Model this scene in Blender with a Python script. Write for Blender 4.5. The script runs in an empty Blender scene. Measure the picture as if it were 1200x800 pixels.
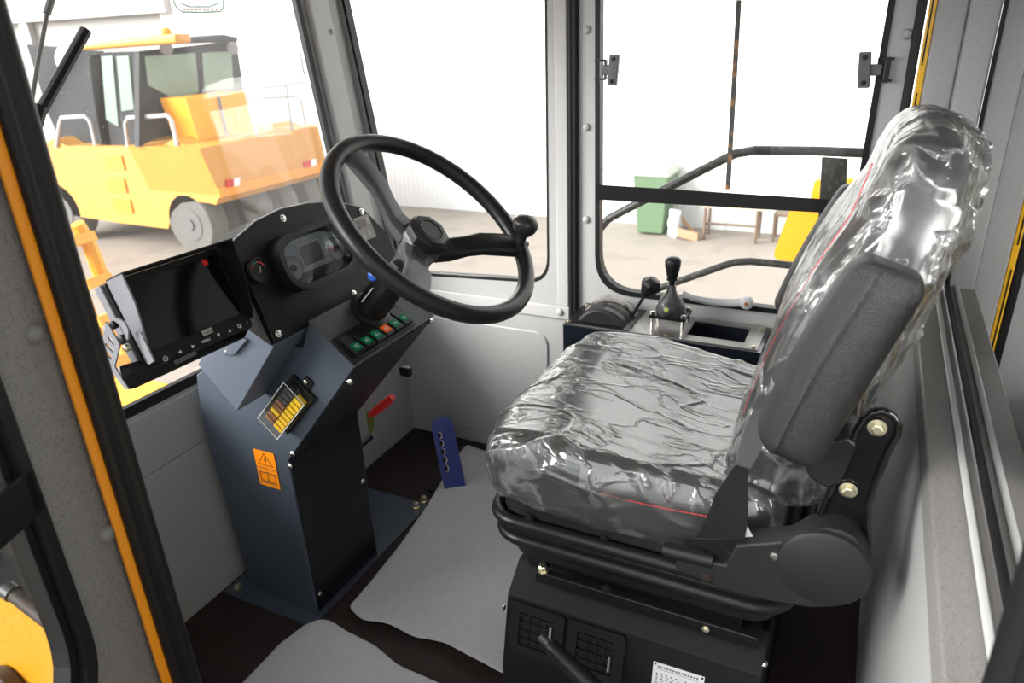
import bpy, bmesh, math, random
from mathutils import Vector, Matrix, noise
random.seed(7)
S = bpy.context.scene
COL = S.collection
PI = math.pi

# ------------------------------------------------------------------ camera
R = Matrix(((0.8976401, 0.14205219, -0.4172091),
            (0.43908289, -0.36998498, 0.81872909),
            (-0.03805884, -0.91811344, -0.39448604)))   # columns: right, down, forward in world axes
CAM = Vector((0, 0, 1.40)); F = 836.0
cd = bpy.data.cameras.new('camera'); cam = bpy.data.objects.new('camera', cd); COL.objects.link(cam)
M3 = Matrix((R.col[0], -R.col[1], -R.col[2])).transposed()
cam.matrix_world = Matrix.Translation(CAM) @ M3.to_4x4()
cd.sensor_width = 36; cd.lens = F / 1200 * 36; cd.clip_start = .02; cd.clip_end = 200
cd.dof.use_dof = True; cd.dof.focus_distance = 1.45; cd.dof.aperture_fstop = 5.0
S.camera = cam

# ------------------------------------------------------------------ world and lights
w = bpy.data.worlds.new('sky'); S.world = w; w.use_nodes = True
wn = w.node_tree.nodes; wl = w.node_tree.links; wn.clear()
bg = wn.new('ShaderNodeBackground'); wo = wn.new('ShaderNodeOutputWorld')
bg.inputs[0].default_value = (0.95, 0.975, 1.0, 1)
tcw = wn.new('ShaderNodeTexCoord'); dt = wn.new('ShaderNodeVectorMath'); dt.operation = 'DOT_PRODUCT'
dt.inputs[1].default_value = Vector((-.62, -.62, .42)).normalized()      # brightest sky over the open yard, front left of the cab
wl.new(tcw.outputs['Generated'], dt.inputs[0])
mr_ = wn.new('ShaderNodeMapRange'); mr_.interpolation_type = 'SMOOTHSTEP'; mr_.inputs[1].default_value = .25; mr_.inputs[2].default_value = 1; mr_.inputs[3].default_value = .75; mr_.inputs[4].default_value = 2.6
wl.new(dt.outputs['Value'], mr_.inputs[0]); wl.new(mr_.outputs[0], bg.inputs[1])
wl.new(bg.outputs[0], wo.inputs[0])
sun = bpy.data.lights.new('sun', 'SUN'); sun.energy = 7.5; sun.angle = math.radians(38); sun.color = (1, .97, .93)
so = bpy.data.objects.new('sun', sun); COL.objects.link(so)
so.rotation_euler = Vector((0.62, 0.60, -0.36)).to_track_quat('-Z', 'Y').to_euler()
vs = S.view_settings; vs.view_transform = 'Standard'; vs.look = 'None'; vs.exposure = 0.45; vs.gamma = 1; vs.use_curve_mapping = False

# ------------------------------------------------------------------ pixel -> point on a real plane
def ray(px, py): return R @ Vector((px - 600, py - 400, F))
def at(px, py, x=None, y=None, z=None):
    r = ray(px, py)
    t = (x - CAM.x) / r.x if x is not None else (y - CAM.y) / r.y if y is not None else (z - CAM.z) / r.z
    return CAM + r * t
def onpl(px, py, P0, N):
    r = ray(px, py); return CAM + r * ((Vector(P0) - CAM).dot(N) / r.dot(N))

# ------------------------------------------------------------------ materials
MATS = {}
def mat(name, col, rough=.5, metal=0, bump=0, bscale=200, spot=0, sscale=150, coat=0, emis=None, spotcol=None, spec=.5):
    if name in MATS: return MATS[name]
    m = bpy.data.materials.new(name); m.use_nodes = True
    nt = m.node_tree; b = nt.nodes['Principled BSDF']
    b.inputs['Base Color'].default_value = (*col, 1); b.inputs['Roughness'].default_value = rough
    b.inputs['Metallic'].default_value = metal; b.inputs['Coat Weight'].default_value = coat
    b.inputs['Specular IOR Level'].default_value = spec * (.55 if max(col) < .03 and rough > .25 else 1)
    if emis: b.inputs['Emission Color'].default_value = (*emis[:3], 1); b.inputs['Emission Strength'].default_value = emis[3]
    tc = nt.nodes.new('ShaderNodeTexCoord')
    if bump:
        n = nt.nodes.new('ShaderNodeTexNoise'); n.inputs['Scale'].default_value = bscale; n.inputs['Detail'].default_value = 3
        nt.links.new(tc.outputs['Object'], n.inputs['Vector'])
        bp = nt.nodes.new('ShaderNodeBump'); bp.inputs['Strength'].default_value = bump; bp.inputs['Distance'].default_value = .002
        nt.links.new(n.outputs['Fac'], bp.inputs['Height']); nt.links.new(bp.outputs[0], b.inputs['Normal'])
    if spot:
        n = nt.nodes.new('ShaderNodeTexNoise'); n.inputs['Scale'].default_value = sscale; n.inputs['Detail'].default_value = 2
        nt.links.new(tc.outputs['Object'], n.inputs['Vector'])
        r = nt.nodes.new('ShaderNodeValToRGB'); r.color_ramp.elements[0].position = .36; r.color_ramp.elements[1].position = .47
        sc = spotcol or tuple(c * (1 - spot) for c in col)
        r.color_ramp.elements[0].color = (*sc, 1); r.color_ramp.elements[1].color = (*col, 1)
        nt.links.new(n.outputs['Fac'], r.inputs[0]); nt.links.new(r.outputs[0], b.inputs['Base Color'])
    MATS[name] = m; return m

grey = mat('textured_grey_paint', (.37, .37, .375), .42, bump=.25, bscale=260, spot=.14, sscale=330)
greyl = mat('smooth_grey_paint', (.43, .43, .435), .4, bump=.1, bscale=200)
rubber = mat('black_rubber', (.009, .009, .010), .45, bump=.1, bscale=90)
yellow = mat('yellow_machine_paint', (.74, .36, .015), .4)
orange = mat('orange_yellow_jamb_paint', (.85, .30, .01), .4)
blacks = mat('satin_black_steel', (.008, .008, .009), .35)
blackg = mat('gloss_black_steel', (.004, .004, .005), .12, spec=.45)
dashb = mat('matt_black_panel', (.007, .006, .006), .5, bump=.15, bscale=500)
slate = mat('slate_blue_grey_steel', (.050, .063, .085), .42, bump=.08, bscale=400)
slated = mat('dark_slate_switch_steel', (.04, .043, .05), .45, bump=.1, bscale=400)
plast = mat('grained_black_plastic', (.010, .010, .012), .33, bump=.9, bscale=620, spec=1.0)
plastd = mat('smooth_dark_plastic', (.010, .010, .011), .4, bump=.1, bscale=300)
plastg = mat('charcoal_plastic_cover', (.013, .013, .015), .5, bump=.25, bscale=500)
leather = mat('black_seat_leather', (.014, .015, .018), .42, bump=.3, bscale=150)
chrome = mat('zinc_plated_steel', (.75, .74, .70), .25, 1)
brass = mat('yellow_zinc_bolt', (.62, .58, .42), .3, 1)
silver = mat('silver_plastic', (.22, .22, .25), .4)
castal = mat('cast_grey_alloy', (.075, .075, .085), .4, .2, bump=.3, bscale=250)
wheelm = mat('wheel_black_polyurethane', (.012, .012, .013), .32, bump=.15, bscale=500)
white = mat('white_print', (.8, .8, .8), .5)
red = mat('red_plastic', (.6, .02, .015), .35)
blue = mat('blue_pedal_paint', (.015, .03, .19), .4)
steelg = mat('brushed_grey_plate', (.30, .29, .28), .35, .6)
belt = mat('black_webbing', (.005, .005, .006), .6, bump=.5, bscale=600, spec=.5)
clothm = mat('grey_felt_mat', (.42, .405, .41), .9, bump=.5, bscale=320, spot=.05, sscale=40)

def glass_mat(name, tint=(1, 1, 1), dust=0, gl=1.0, milk=0.0):
    m = bpy.data.materials.new(name); m.use_nodes = True; nt = m.node_tree; nt.nodes.clear(); L = nt.links
    o = nt.nodes.new('ShaderNodeOutputMaterial'); t = nt.nodes.new('ShaderNodeBsdfTransparent'); t.inputs[0].default_value = (*tint, 1)
    g = nt.nodes.new('ShaderNodeBsdfGlossy'); g.inputs['Roughness'].default_value = .01
    fr = nt.nodes.new('ShaderNodeFresnel'); fr.inputs[0].default_value = 1.5
    mu = nt.nodes.new('ShaderNodeMath'); mu.operation = 'MULTIPLY'; mu.inputs[1].default_value = gl
    mx = nt.nodes.new('ShaderNodeMixShader'); L.new(fr.outputs[0], mu.inputs[0]); L.new(mu.outputs[0], mx.inputs[0])
    L.new(t.outputs[0], mx.inputs[1]); L.new(g.outputs[0], mx.inputs[2]); last = mx
    if dust or milk:
        tc = nt.nodes.new('ShaderNodeTexCoord')
        d = nt.nodes.new('ShaderNodeBsdfDiffuse'); d.inputs[0].default_value = (.8, .78, .74, 1)
        tr = nt.nodes.new('ShaderNodeBsdfTranslucent'); tr.inputs[0].default_value = (.8, .78, .74, 1)
        ad = nt.nodes.new('ShaderNodeMixShader'); ad.inputs[0].default_value = .5
        L.new(d.outputs[0], ad.inputs[1]); L.new(tr.outputs[0], ad.inputs[2])
        n = nt.nodes.new('ShaderNodeTexNoise'); n.inputs['Scale'].default_value = 190; n.inputs['Detail'].default_value = 5; n.inputs['Roughness'].default_value = .75
        L.new(tc.outputs['Object'], n.inputs['Vector'])
        r = nt.nodes.new('ShaderNodeMapRange'); r.inputs[1].default_value = .64; r.inputs[2].default_value = .70; r.inputs[3].default_value = milk; r.inputs[4].default_value = milk + dust
        L.new(n.outputs['Fac'], r.inputs[0])
        m2 = nt.nodes.new('ShaderNodeMixShader'); L.new(r.outputs[0], m2.inputs[0]); L.new(last.outputs[0], m2.inputs[1]); L.new(ad.outputs[0], m2.inputs[2]); last = m2
    L.new(last.outputs[0], o.inputs[0]); MATS[name] = m; return m
glass = glass_mat('clear_window_glass', (.97, .98, .97), gl=.3)
dusty = glass_mat('dusty_windscreen_glass', (.97, .97, .96), dust=.55, milk=.025, gl=.05)
rearg = glass_mat('rear_window_glass', (.80, .84, .80), gl=1.0, dust=.05)
lens = glass_mat('instrument_lens', (.9, .9, .9), gl=.3)
greeng = mat('pale_green_cab_glass', (.22, .30, .25), .3, spec=.2)

def film_mat(name, haze, streak, gmin):
    m = bpy.data.materials.new(name); m.use_nodes = True; nt = m.node_tree; nt.nodes.clear(); L = nt.links
    o = nt.nodes.new('ShaderNodeOutputMaterial'); t = nt.nodes.new('ShaderNodeBsdfTransparent'); t.inputs[0].default_value = (.97, .97, .97, 1)
    g = nt.nodes.new('ShaderNodeBsdfGlossy'); g.inputs['Roughness'].default_value = .19; g.inputs[0].default_value = (1, 1, 1, 1)
    d = nt.nodes.new('ShaderNodeBsdfDiffuse'); d.inputs[0].default_value = (.85, .85, .85, 1)
    tc = nt.nodes.new('ShaderNodeTexCoord')
    mp = nt.nodes.new('ShaderNodeMapping'); mp.inputs['Scale'].default_value = (.9, 2.0, .5); mp.inputs['Rotation'].default_value = (0, .2, .35); L.new(tc.outputs['Object'], mp.inputs[0])
    n = nt.nodes.new('ShaderNodeTexNoise'); n.inputs['Scale'].default_value = 8; n.inputs['Detail'].default_value = 4; n.inputs['Distortion'].default_value = .5
    L.new(mp.outputs[0], n.inputs['Vector'])
    # ridged creases
    s = nt.nodes.new('ShaderNodeMath'); s.operation = 'SUBTRACT'; s.inputs[1].default_value = .5; L.new(n.outputs['Fac'], s.inputs[0])
    a = nt.nodes.new('ShaderNodeMath'); a.operation = 'ABSOLUTE'; L.new(s.outputs[0], a.inputs[0])
    rr = nt.nodes.new('ShaderNodeMapRange'); rr.inputs[1].default_value = 0; rr.inputs[2].default_value = .035; rr.inputs[3].default_value = 1; rr.inputs[4].default_value = 0
    L.new(a.outputs[0], rr.inputs[0])
    bp = nt.nodes.new('ShaderNodeBump'); bp.inputs['Strength'].default_value = .5; bp.inputs['Distance'].default_value = .004
    L.new(rr.outputs[0], bp.inputs['Height']); L.new(bp.outputs[0], g.inputs['Normal'])
    lw = nt.nodes.new('ShaderNodeLayerWeight'); lw.inputs[0].default_value = .35; L.new(bp.outputs[0], lw.inputs['Normal'])
    ma = nt.nodes.new('ShaderNodeMapRange'); ma.inputs[3].default_value = gmin; ma.inputs[4].default_value = .85; L.new(lw.outputs['Fresnel'], ma.inputs[0])
    m1 = nt.nodes.new('ShaderNodeMixShader'); L.new(ma.outputs[0], m1.inputs[0]); L.new(t.outputs[0], m1.inputs[1]); L.new(g.outputs[0], m1.inputs[2])
    mm = nt.nodes.new('ShaderNodeMath'); mm.operation = 'MULTIPLY_ADD'; mm.inputs[1].default_value = streak; mm.inputs[2].default_value = haze; L.new(rr.outputs[0], mm.inputs[0])
    m2 = nt.nodes.new('ShaderNodeMixShader'); L.new(mm.outputs[0], m2.inputs[0]); L.new(m1.outputs[0], m2.inputs[1]); L.new(d.outputs[0], m2.inputs[2])
    L.new(m2.outputs[0], o.inputs[0]); return m
film = film_mat('clear_plastic_film', .04, .10, .10)
film2 = film_mat('loose_clear_plastic_film', .035, .12, .08)

# ------------------------------------------------------------------ mesh helpers (world coordinates)
class MB:
    def __init__(s): s.v = []; s.f = []
    def add(s, vs, fs):
        o = len(s.v); s.v += [Vector(v) for v in vs]; s.f += [tuple(i + o for i in f) for f in fs]; return s
    def hexa(s, p):   # 8 corners: bottom 4, top 4
        return s.add(p, [(3, 2, 1, 0), (4, 5, 6, 7), (0, 1, 5, 4), (1, 2, 6, 5), (2, 3, 7, 6), (3, 0, 4, 7)])
    def box(s, lo, hi):
        x0, y0, z0 = lo; x1, y1, z1 = hi
        return s.hexa([(x0, y0, z0), (x1, y0, z0), (x1, y1, z0), (x0, y1, z0), (x0, y0, z1), (x1, y0, z1), (x1, y1, z1), (x0, y1, z1)])
    def obox(s, c, a, b, n, ha, hb, hn):
        c = Vector(c); a = Vector(a).normalized() * ha; b = Vector(b).normalized() * hb; n = Vector(n).normalized() * hn
        return s.hexa([c - a - b - n, c + a - b - n, c + a + b - n, c - a + b - n, c - a - b + n, c + a - b + n, c + a + b + n, c - a + b + n])
    def prism(s, pts, vec):
        n = len(pts); vec = Vector(vec); p = [Vector(q) for q in pts]
        return s.add(p + [q + vec for q in p], [tuple(range(n))[::-1], tuple(range(n, 2 * n))] + [(i, (i + 1) % n, (i + 1) % n + n, i + n) for i in range(n)])
    def loft(s, a, b, close=True):
        n = len(a); fs = [(i, (i + 1) % n, (i + 1) % n + n, i + n) for i in range(n)]
        if close: fs += [tuple(range(n))[::-1], tuple(range(n, 2 * n))]
        return s.add(list(a) + list(b), fs)
    def tube(s, path, r, seg=12, cyclic=False, flat=None):
        P = [Vector(p) for p in path]; n = len(P); rs = r if isinstance(r, (list, tuple)) else [r] * n
        rings = []; prev = None
        for i in range(n):
            if cyclic: t = (P[(i + 1) % n] - P[i - 1]).normalized()
            else: t = (P[min(i + 1, n - 1)] - P[max(i - 1, 0)]).normalized()
            if prev is None:
                h = Vector((0, 0, 1)) if abs(t.z) < .9 else Vector((1, 0, 0)); u = t.cross(h).normalized()
            else: u = (prev - t * prev.dot(t)).normalized()
            prev = u; v = t.cross(u)
            rings.append([P[i] + (u * math.cos(2 * PI * k / seg) + v * math.sin(2 * PI * k / seg)) * rs[i] for k in range(seg)])
        vs = [q for ring in rings for q in ring]; fs = []
        for i in range(n if cyclic else n - 1):
            j = (i + 1) % n
            for k in range(seg): fs.append((i * seg + k, i * seg + (k + 1) % seg, j * seg + (k + 1) % seg, j * seg + k))
        if not cyclic: fs += [tuple(range(seg))[::-1], tuple(range((n - 1) * seg, n * seg))]
        return s.add(vs, fs)
    def lathe(s, c, ax, prof, seg=24):   # prof: (radius, height along ax)
        c = Vector(c); ax = Vector(ax).normalized(); h = Vector((0, 0, 1)) if abs(ax.z) < .9 else Vector((1, 0, 0))
        u = ax.cross(h).normalized(); v = ax.cross(u); vs = []; fs = []; m = len(prof)
        for r_, z in prof:
            vs += [c + ax * z + (u * math.cos(2 * PI * k / seg) + v * math.sin(2 * PI * k / seg)) * max(r_, 1e-5) for k in range(seg)]
        for i in range(m - 1):
            for k in range(seg): fs.append((i * seg + k, i * seg + (k + 1) % seg, (i + 1) * seg + (k + 1) % seg, (i + 1) * seg + k))
        fs += [tuple(range(seg))[::-1], tuple(range((m - 1) * seg, m * seg))]
        return s.add(vs, fs)

ORG = {}
def tag(o, label=None, cat=None, group=None, kind=None):
    if label: o['label'] = label
    if cat: o['category'] = cat
    if group: o['group'] = group
    if kind: o['kind'] = kind
    return o
def thing(name, loc, label, cat, group=None, kind=None):
    o = bpy.data.objects.new(name, None); COL.objects.link(o); o.location = loc; o.empty_display_size = .02
    ORG[o] = Vector(loc); return tag(o, label, cat, group, kind)
def obj(name, mb, m, parent=None, smooth=False, bevel=0, label=None, cat=None, group=None, kind=None, sub=0, seg=2, origin=None):
    org = ORG[parent] if parent else (Vector(origin) if origin else sum(mb.v, Vector()) / len(mb.v))
    me = bpy.data.meshes.new(name)
    me.from_pydata([tuple(v - org) for v in mb.v], [], mb.f); me.validate()
    bm = bmesh.new(); bm.from_mesh(me); bmesh.ops.recalc_face_normals(bm, faces=bm.faces[:]); bm.to_mesh(me); bm.free()
    me.materials.append(m)
    if smooth:
        for p in me.polygons: p.use_smooth = True
    o = bpy.data.objects.new(name, me); COL.objects.link(o)
    if parent: o.parent = parent
    else: o.location = org
    ORG[o] = org
    if bevel:
        b = o.modifiers.new('bevel', 'BEVEL'); b.width = bevel; b.segments = seg; b.limit_method = 'ANGLE'; b.angle_limit = math.radians(35)
        for p in me.polygons: p.use_smooth = True
        wnm = o.modifiers.new('wn', 'WEIGHTED_NORMAL'); wnm.keep_sharp = True
        bm = bmesh.new(); bm.from_mesh(me); bm.to_mesh(me); bm.free()
    if smooth and not bevel:
        bm = bmesh.new(); bm.from_mesh(me)
        for e in bm.edges:
            if len(e.link_faces) == 2 and e.calc_face_angle(0) > math.radians(42): e.smooth = False
        bm.to_mesh(me); bm.free()
    if sub:
        sb = o.modifiers.new('sub', 'SUBSURF'); sb.levels = sub; sb.render_levels = sub
    return tag(o, label, cat, group, kind)
def struct(name, mb, m, **k): return obj(name, mb, m, kind='structure', **k)

def rpoly(pts, r, n=6):
    out = []; N = len(pts); pts = [Vector(p) for p in pts]
    for i in range(N):
        p = pts[i]; a = pts[i - 1]; b = pts[(i + 1) % N]; rr = r[i] if isinstance(r, (list, tuple)) else r
        if rr <= 0: out.append(p.copy()); continue
        da = (a - p).normalized(); db = (b - p).normalized(); ang = da.angle(db); t = min(rr / math.tan(ang / 2), (a - p).length * .49, (b - p).length * .49)
        p0 = p + da * t; p1 = p + db * t
        for k in range(n + 1):
            s = k / n; out.append(p0 * (1 - s) ** 2 + p * 2 * s * (1 - s) + p1 * s ** 2)
    return out
def panel(outer, holes, mp, thick):   # 2D outlines -> a plate with real thickness; mp(u, v, w) -> world
    cu = bpy.data.curves.new('t', 'CURVE'); cu.dimensions = '2D'; cu.fill_mode = 'BOTH'
    for poly in [outer] + holes:
        sp = cu.splines.new('POLY'); sp.points.add(len(poly) - 1); sp.use_cyclic_u = True
        for i, p in enumerate(poly): sp.points[i].co = (p[0], p[1], 0, 1)
    cu.extrude = .5
    o = bpy.data.objects.new('t', cu); me = bpy.data.meshes.new_from_object(o)
    mb = MB(); mb.add([mp(v.co.x, v.co.y, v.co.z * thick) for v in me.vertices], [tuple(p.vertices) for p in me.polygons])
    bpy.data.objects.remove(o); bpy.data.curves.remove(cu); bpy.data.meshes.remove(me)
    return mb
def textmb(txt, size, mp, thick=.0004, align='CENTER'):
    cu = bpy.data.curves.new('t', 'FONT'); cu.body = txt; cu.size = size; cu.align_x = align; cu.align_y = 'CENTER'; cu.extrude = .5
    o = bpy.data.objects.new('t', cu); me = bpy.data.meshes.new_from_object(o); mb = MB()
    mb.add([mp(v.co.x, v.co.y, v.co.z * thick) for v in me.vertices], [tuple(p.vertices) for p in me.polygons])
    bpy.data.objects.remove(o); bpy.data.curves.remove(cu); bpy.data.meshes.remove(me); return mb
def fr(O, u, v):
    O = Vector(O); u = Vector(u).normalized(); v = Vector(v).normalized(); n = u.cross(v)
    return lambda a, b, c=0: O + u * a + v * b + n * c
def V2(*p): return [Vector((a, b)) for a, b in p]
def circ2(cx, cy, r, n=24, r2=None, a0=0, a1=2 * PI):
    return [Vector((cx + r * math.cos(a0 + (a1 - a0) * k / n), cy + (r2 or r) * math.sin(a0 + (a1 - a0) * k / n))) for k in range(n)]
def rbox(h, r, n=(20, 20, 8)):   # dense rounded box about the origin
    mb = MB(); idx = {}
    def pt(i, j, k):
        key = (i, j, k)
        if key not in idx:
            p = Vector((h[0] * (2 * i / n[0] - 1), h[1] * (2 * j / n[1] - 1), h[2] * (2 * k / n[2] - 1)))
            q = Vector([max(-(h[a] - r), min(h[a] - r, p[a])) for a in range(3)]); d = p - q
            if d.length > 1e-9: p = q + d.normalized() * r
            idx[key] = len(mb.v); mb.v.append(p)
        return idx[key]
    for i in range(n[0]):
        for j in range(n[1]):
            for k in (0, n[2]): mb.f.append((pt(i, j, k), pt(i + 1, j, k), pt(i + 1, j + 1, k), pt(i, j + 1, k)))
    for i in range(n[0]):
        for k in range(n[2]):
            for j in (0, n[1]): mb.f.append((pt(i, j, k), pt(i + 1, j, k), pt(i + 1, j, k + 1), pt(i, j, k + 1)))
    for j in range(n[1]):
        for k in range(n[2]):
            for i in (0, n[0]): mb.f.append((pt(i, j, k), pt(i, j + 1, k), pt(i, j + 1, k + 1), pt(i, j, k + 1)))
    return mb
def bolt(parent, p, ax, r=.006, h=.005, m=None, name='bolt', hexh=True):
    mb = MB(); mb.lathe(p, ax, [(r * 1.45, 0), (r * 1.45, h * .3), (r, h * .3), (r, h), (r * .6, h * 1.15)], 6 if hexh else 14)
    return obj(name, mb, m or chrome, parent)
def cap(parent, p, ax, r=.012):
    mb = MB(); mb.lathe(p, ax, [(r, 0), (r * .97, .002), (r * .8, .0055), (r * .45, .008), (.0001, .009)], 20)
    return obj('screw_cap', mb, greyl, parent, smooth=True)

# ------------------------------------------------------------------ the setting: cab shell
YR = 2.0; XB = .20; YL = .46; GZ_ = -1.4
def WX(z): return -1.465 - .118 * (z - .45) if z > .45 else -1.465
ztop = 1.74
# floor with a moulded rubber chequer
fm = mat('dark_brown_floor_rubber', (.022, .015, .013), .65)
nt = fm.node_tree; tc = nt.nodes['Texture Coordinate']; ck = nt.nodes.new('ShaderNodeTexChecker'); ck.inputs['Scale'].default_value = 48
mpn = nt.nodes.new('ShaderNodeMapping'); mpn.inputs['Rotation'].default_value = (0, 0, PI / 4)
nt.links.new(tc.outputs['Object'], mpn.inputs[0]); nt.links.new(mpn.outputs[0], ck.inputs[0])
bpn = nt.nodes.new('ShaderNodeBump'); bpn.inputs['Strength'].default_value = .6; bpn.inputs['Distance'].default_value = .002
nt.links.new(ck.outputs[1], bpn.inputs['Height']); nt.links.new(bpn.outputs[0], nt.nodes['Principled BSDF'].inputs['Normal'])
struct('floor', MB().box((-1.50, YL, -.04), (XB, YR + .03, 0)), fm)
struct('ceiling', MB().box((-1.66, YL - .04, ztop), (XB + .06, YR + .08, ztop + .05)), greyl)

# front wall: lower panel with a pressed seam, sill, windscreen frame
mb = MB(); mb.box((-1.50, YL, 0), (-1.465, YR + .03, .452)); mb.box((-1.50, YL, .458), (-1.467, YR + .03, .60))
mb.box((-1.50, YL, .45), (-1.471, YR + .03, .46))
wf = struct('wall_front', mb, grey)
def wmap(y, z, w): return Vector((WX(z) - .012 + w, y, z))
outer = V2((YL, .597), (YR + .03, .597), (YR + .03, ztop), (YL, ztop))
hole = rpoly(V2((.56, .625), (1.815, .618), (1.812, 1.66), (.56, 1.66)), .05)
hseal = rpoly(V2((.57, .637), (1.805, .63), (1.802, 1.65), (.57, 1.65)), .042)
struct('trim_1', panel(outer, [hole], wmap, .03), greyl)
w1 = thing('window_1', wmap(1.2, .63, 0), None, None, kind='structure')
obj('window_seal', panel(rpoly(V2((.55, .612), (1.825, .605), (1.822, 1.67), (.55, 1.67)), .06), [hseal], lambda a, b, c: wmap(a, b, c + .012), .016), rubber, w1)
obj('glass', panel(hseal, [], lambda a, b, c: wmap(a, b, c - .012), .004), dusty, w1)
# A pillar cover on the right front corner
for (ya, yb, d, m_) in ((1.842, 1.93, .022, greyl), (1.938, 1.985, .008, grey)):
    mb = MB()
    p = [(WX(z) + .003, y, z) for z, y in ((.46, ya), (.46, yb), (1.73, yb), (1.73, ya))]
    mb.prism(p, (d, 0, 0)); t = struct('trim_2' if d > .01 else 'trim_3', mb, m_, bevel=.004)
    if d > .01:
        for z in (1.43, 1.10, .78): cap(t, (WX(z) + .024, yb - .018, z), (1, 0, 0), .009)

# right wall ahead of the door
def rmap(x, z, w): return Vector((x, YR + .0125 - w, z))
fw = rpoly(V2((-1.455, .63), (-.875, .66), (-.865, 1.66), (-1.59, 1.66)), [.03, .085, .05, .05], 8)
def shrink(poly, d, cen=None):
    c = sum(poly, Vector((0, 0))) / len(poly); hx = max(abs(p.x - c.x) for p in poly); hy = max(abs(p.y - c.y) for p in poly)
    return [Vector((c.x + (p.x - c.x) * (1 - d / hx), c.y + (p.y - c.y) * (1 - d / hy))) for p in poly]
outer = V2((-1.47, 0), (-.80, 0), (-.80, ztop), (-1.62, ztop), (-1.49, .6))
struct('wall_right', panel(outer, [fw], rmap, .025), grey)
w2 = thing('window_2', (-1.15, YR, .63), None, None, kind='structure')
obj('window_seal', panel(shrink(fw, -.006), [shrink(fw, .010)], lambda a, b, c: rmap(a, b, c - .004), .03), rubber, w2)
obj('glass', panel(shrink(fw, .009), [], lambda a, b, c: rmap(a, b, c - .010), .004), glass, w2)
# yellow outer edge seen outside the seal
struct('trim_4', MB().tube([(p.x, YR + .036, p.y - .008) for p in fw if p.y < .76 and p.x > -1.40][::1], .006, 8), yellow, smooth=True)
# waist rail, post flange and pressed lower panel
t = struct('trim_5', MB().box((-1.455, YR - .012, .548), (-.803, YR, .592)), greyl, bevel=.004)
cap(t, (-.835, YR - .012, .573), (0, -1, 0), .013)
struct('trim_6', MB().box((-.845, YR - .010, .592), (-.806, YR, 1.73)), greyl, bevel=.004)
lp = rpoly(V2((-1.43, .06), (-.895, .06), (-.885, .485), (-1.43, .485)), .05)
struct('trim_7', panel(lp, [], lambda a, b, c: rmap(a, b, c + .014), .009), grey, bevel=.0035)
mb = MB(); mb.tube([rmap(p.x, p.y, .014) for p in lp], .003, 6, True); struct('trim_8', mb, greyl, smooth=True)

# right door (closed)
DX0, DX1 = -.775, .044
d1 = thing('door_1', (-.4, YR, .02), None, None, kind='structure')
dh = rpoly(V2((-.716, .655), (-.02, .655), (-.004, 1.66), (-.724, 1.66)), [.12, .1, .05, .05], 8)
obj('door_panel', panel(V2((DX0, .02), (DX1, .02), (DX1 + .004, 1.70), (DX0, 1.70)), [dh], lambda a, b, c: rmap(a, b, c), .02), greyl, d1)
obj('window_seal', panel(shrink(dh, -.004), [shrink(dh, .011)], lambda a, b, c: rmap(a, b, c), .03), rubber, d1)
obj('glass', panel(shrink(dh, .010), [], lambda a, b, c: rmap(a, b, c - .008), .004), glass, d1)
cb = MB(); cb.hexa([at(px, py, y=y) for y in (1.985, 2.008) for px, py in ((699, 234), (1012, 252), (1012, 236), (699, 216))]); obj('crossbar', cb, blacks, d1)
mb = MB(); mb.hexa([at(px, py, y=y) for y in (1.997, 2.005) for px, py in ((850, 222), (856, 222), (869, 0), (863, 0))])
po = obj('sliding_pane_edge', mb, mat('worn_dark_pane_edge', (.06, .06, .055), .5, spot=.9, sscale=30, spotcol=(.30, .15, .07)), d1)
for z in (1.405, 1.148, .879): cap(d1, (-.751, YR + .002, z), (0, -1, 0), .012)
for p in ((1063, 40), (1045, 155)): q = at(*p, y=2.0); cap(d1, q, (0, -1, 0), .012)
# window latches
for k, (px, x0, sgn) in enumerate(((719, 701, 1), (1013, 1040, -1))):
    c = at(px, 82, y=1.985); e = at(x0, 82, y=1.985)
    l = obj('window_latch', MB().obox(c, (sgn * .08, 0, 1), (1, 0, 0), (0, 1, 0), .040, .0135, .009), mat('grey_latch_plastic', (.10, .10, .11), .4), d1, bevel=.003)
    obj('latch_tongue', MB().obox(c.lerp(e, .45) + Vector((0, .004, 0)), (1, 0, 0), (0, 0, 1), (0, 1, 0), .016, .013, .006), mat('grey_latch_plastic', (0, 0, 0)), l, bevel=.003)
    mb = MB(); b_ = e.lerp(c, .22)
    for dz in (-.024, .024): mb.obox(e.lerp(b_, .5) + Vector((0, .006, dz)), (1, 0, 0), (0, 0, 1), (0, 1, 0), abs(b_.x - e.x) * 1.6, .0028, .006)
    mb.obox(b_ + Vector((sgn * .010, .006, 0)), (1, 0, 0), (0, 0, 1), (0, 1, 0), .0028, .026, .006); mb.obox(e + Vector((0, .006, 0)), (1, 0, 0), (0, 0, 1), (0, 1, 0), .005, .028, .008)
    obj('latch_keeper', mb, blacks, l)
    for dz in (-.028, .028): obj('screw', MB().lathe(c + Vector((sgn * dz * .08, -.009, dz)), (0, -1, 0), [(.006, 0), (.005, .002), (.0001, .0025)], 12), blacks, l)
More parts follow.
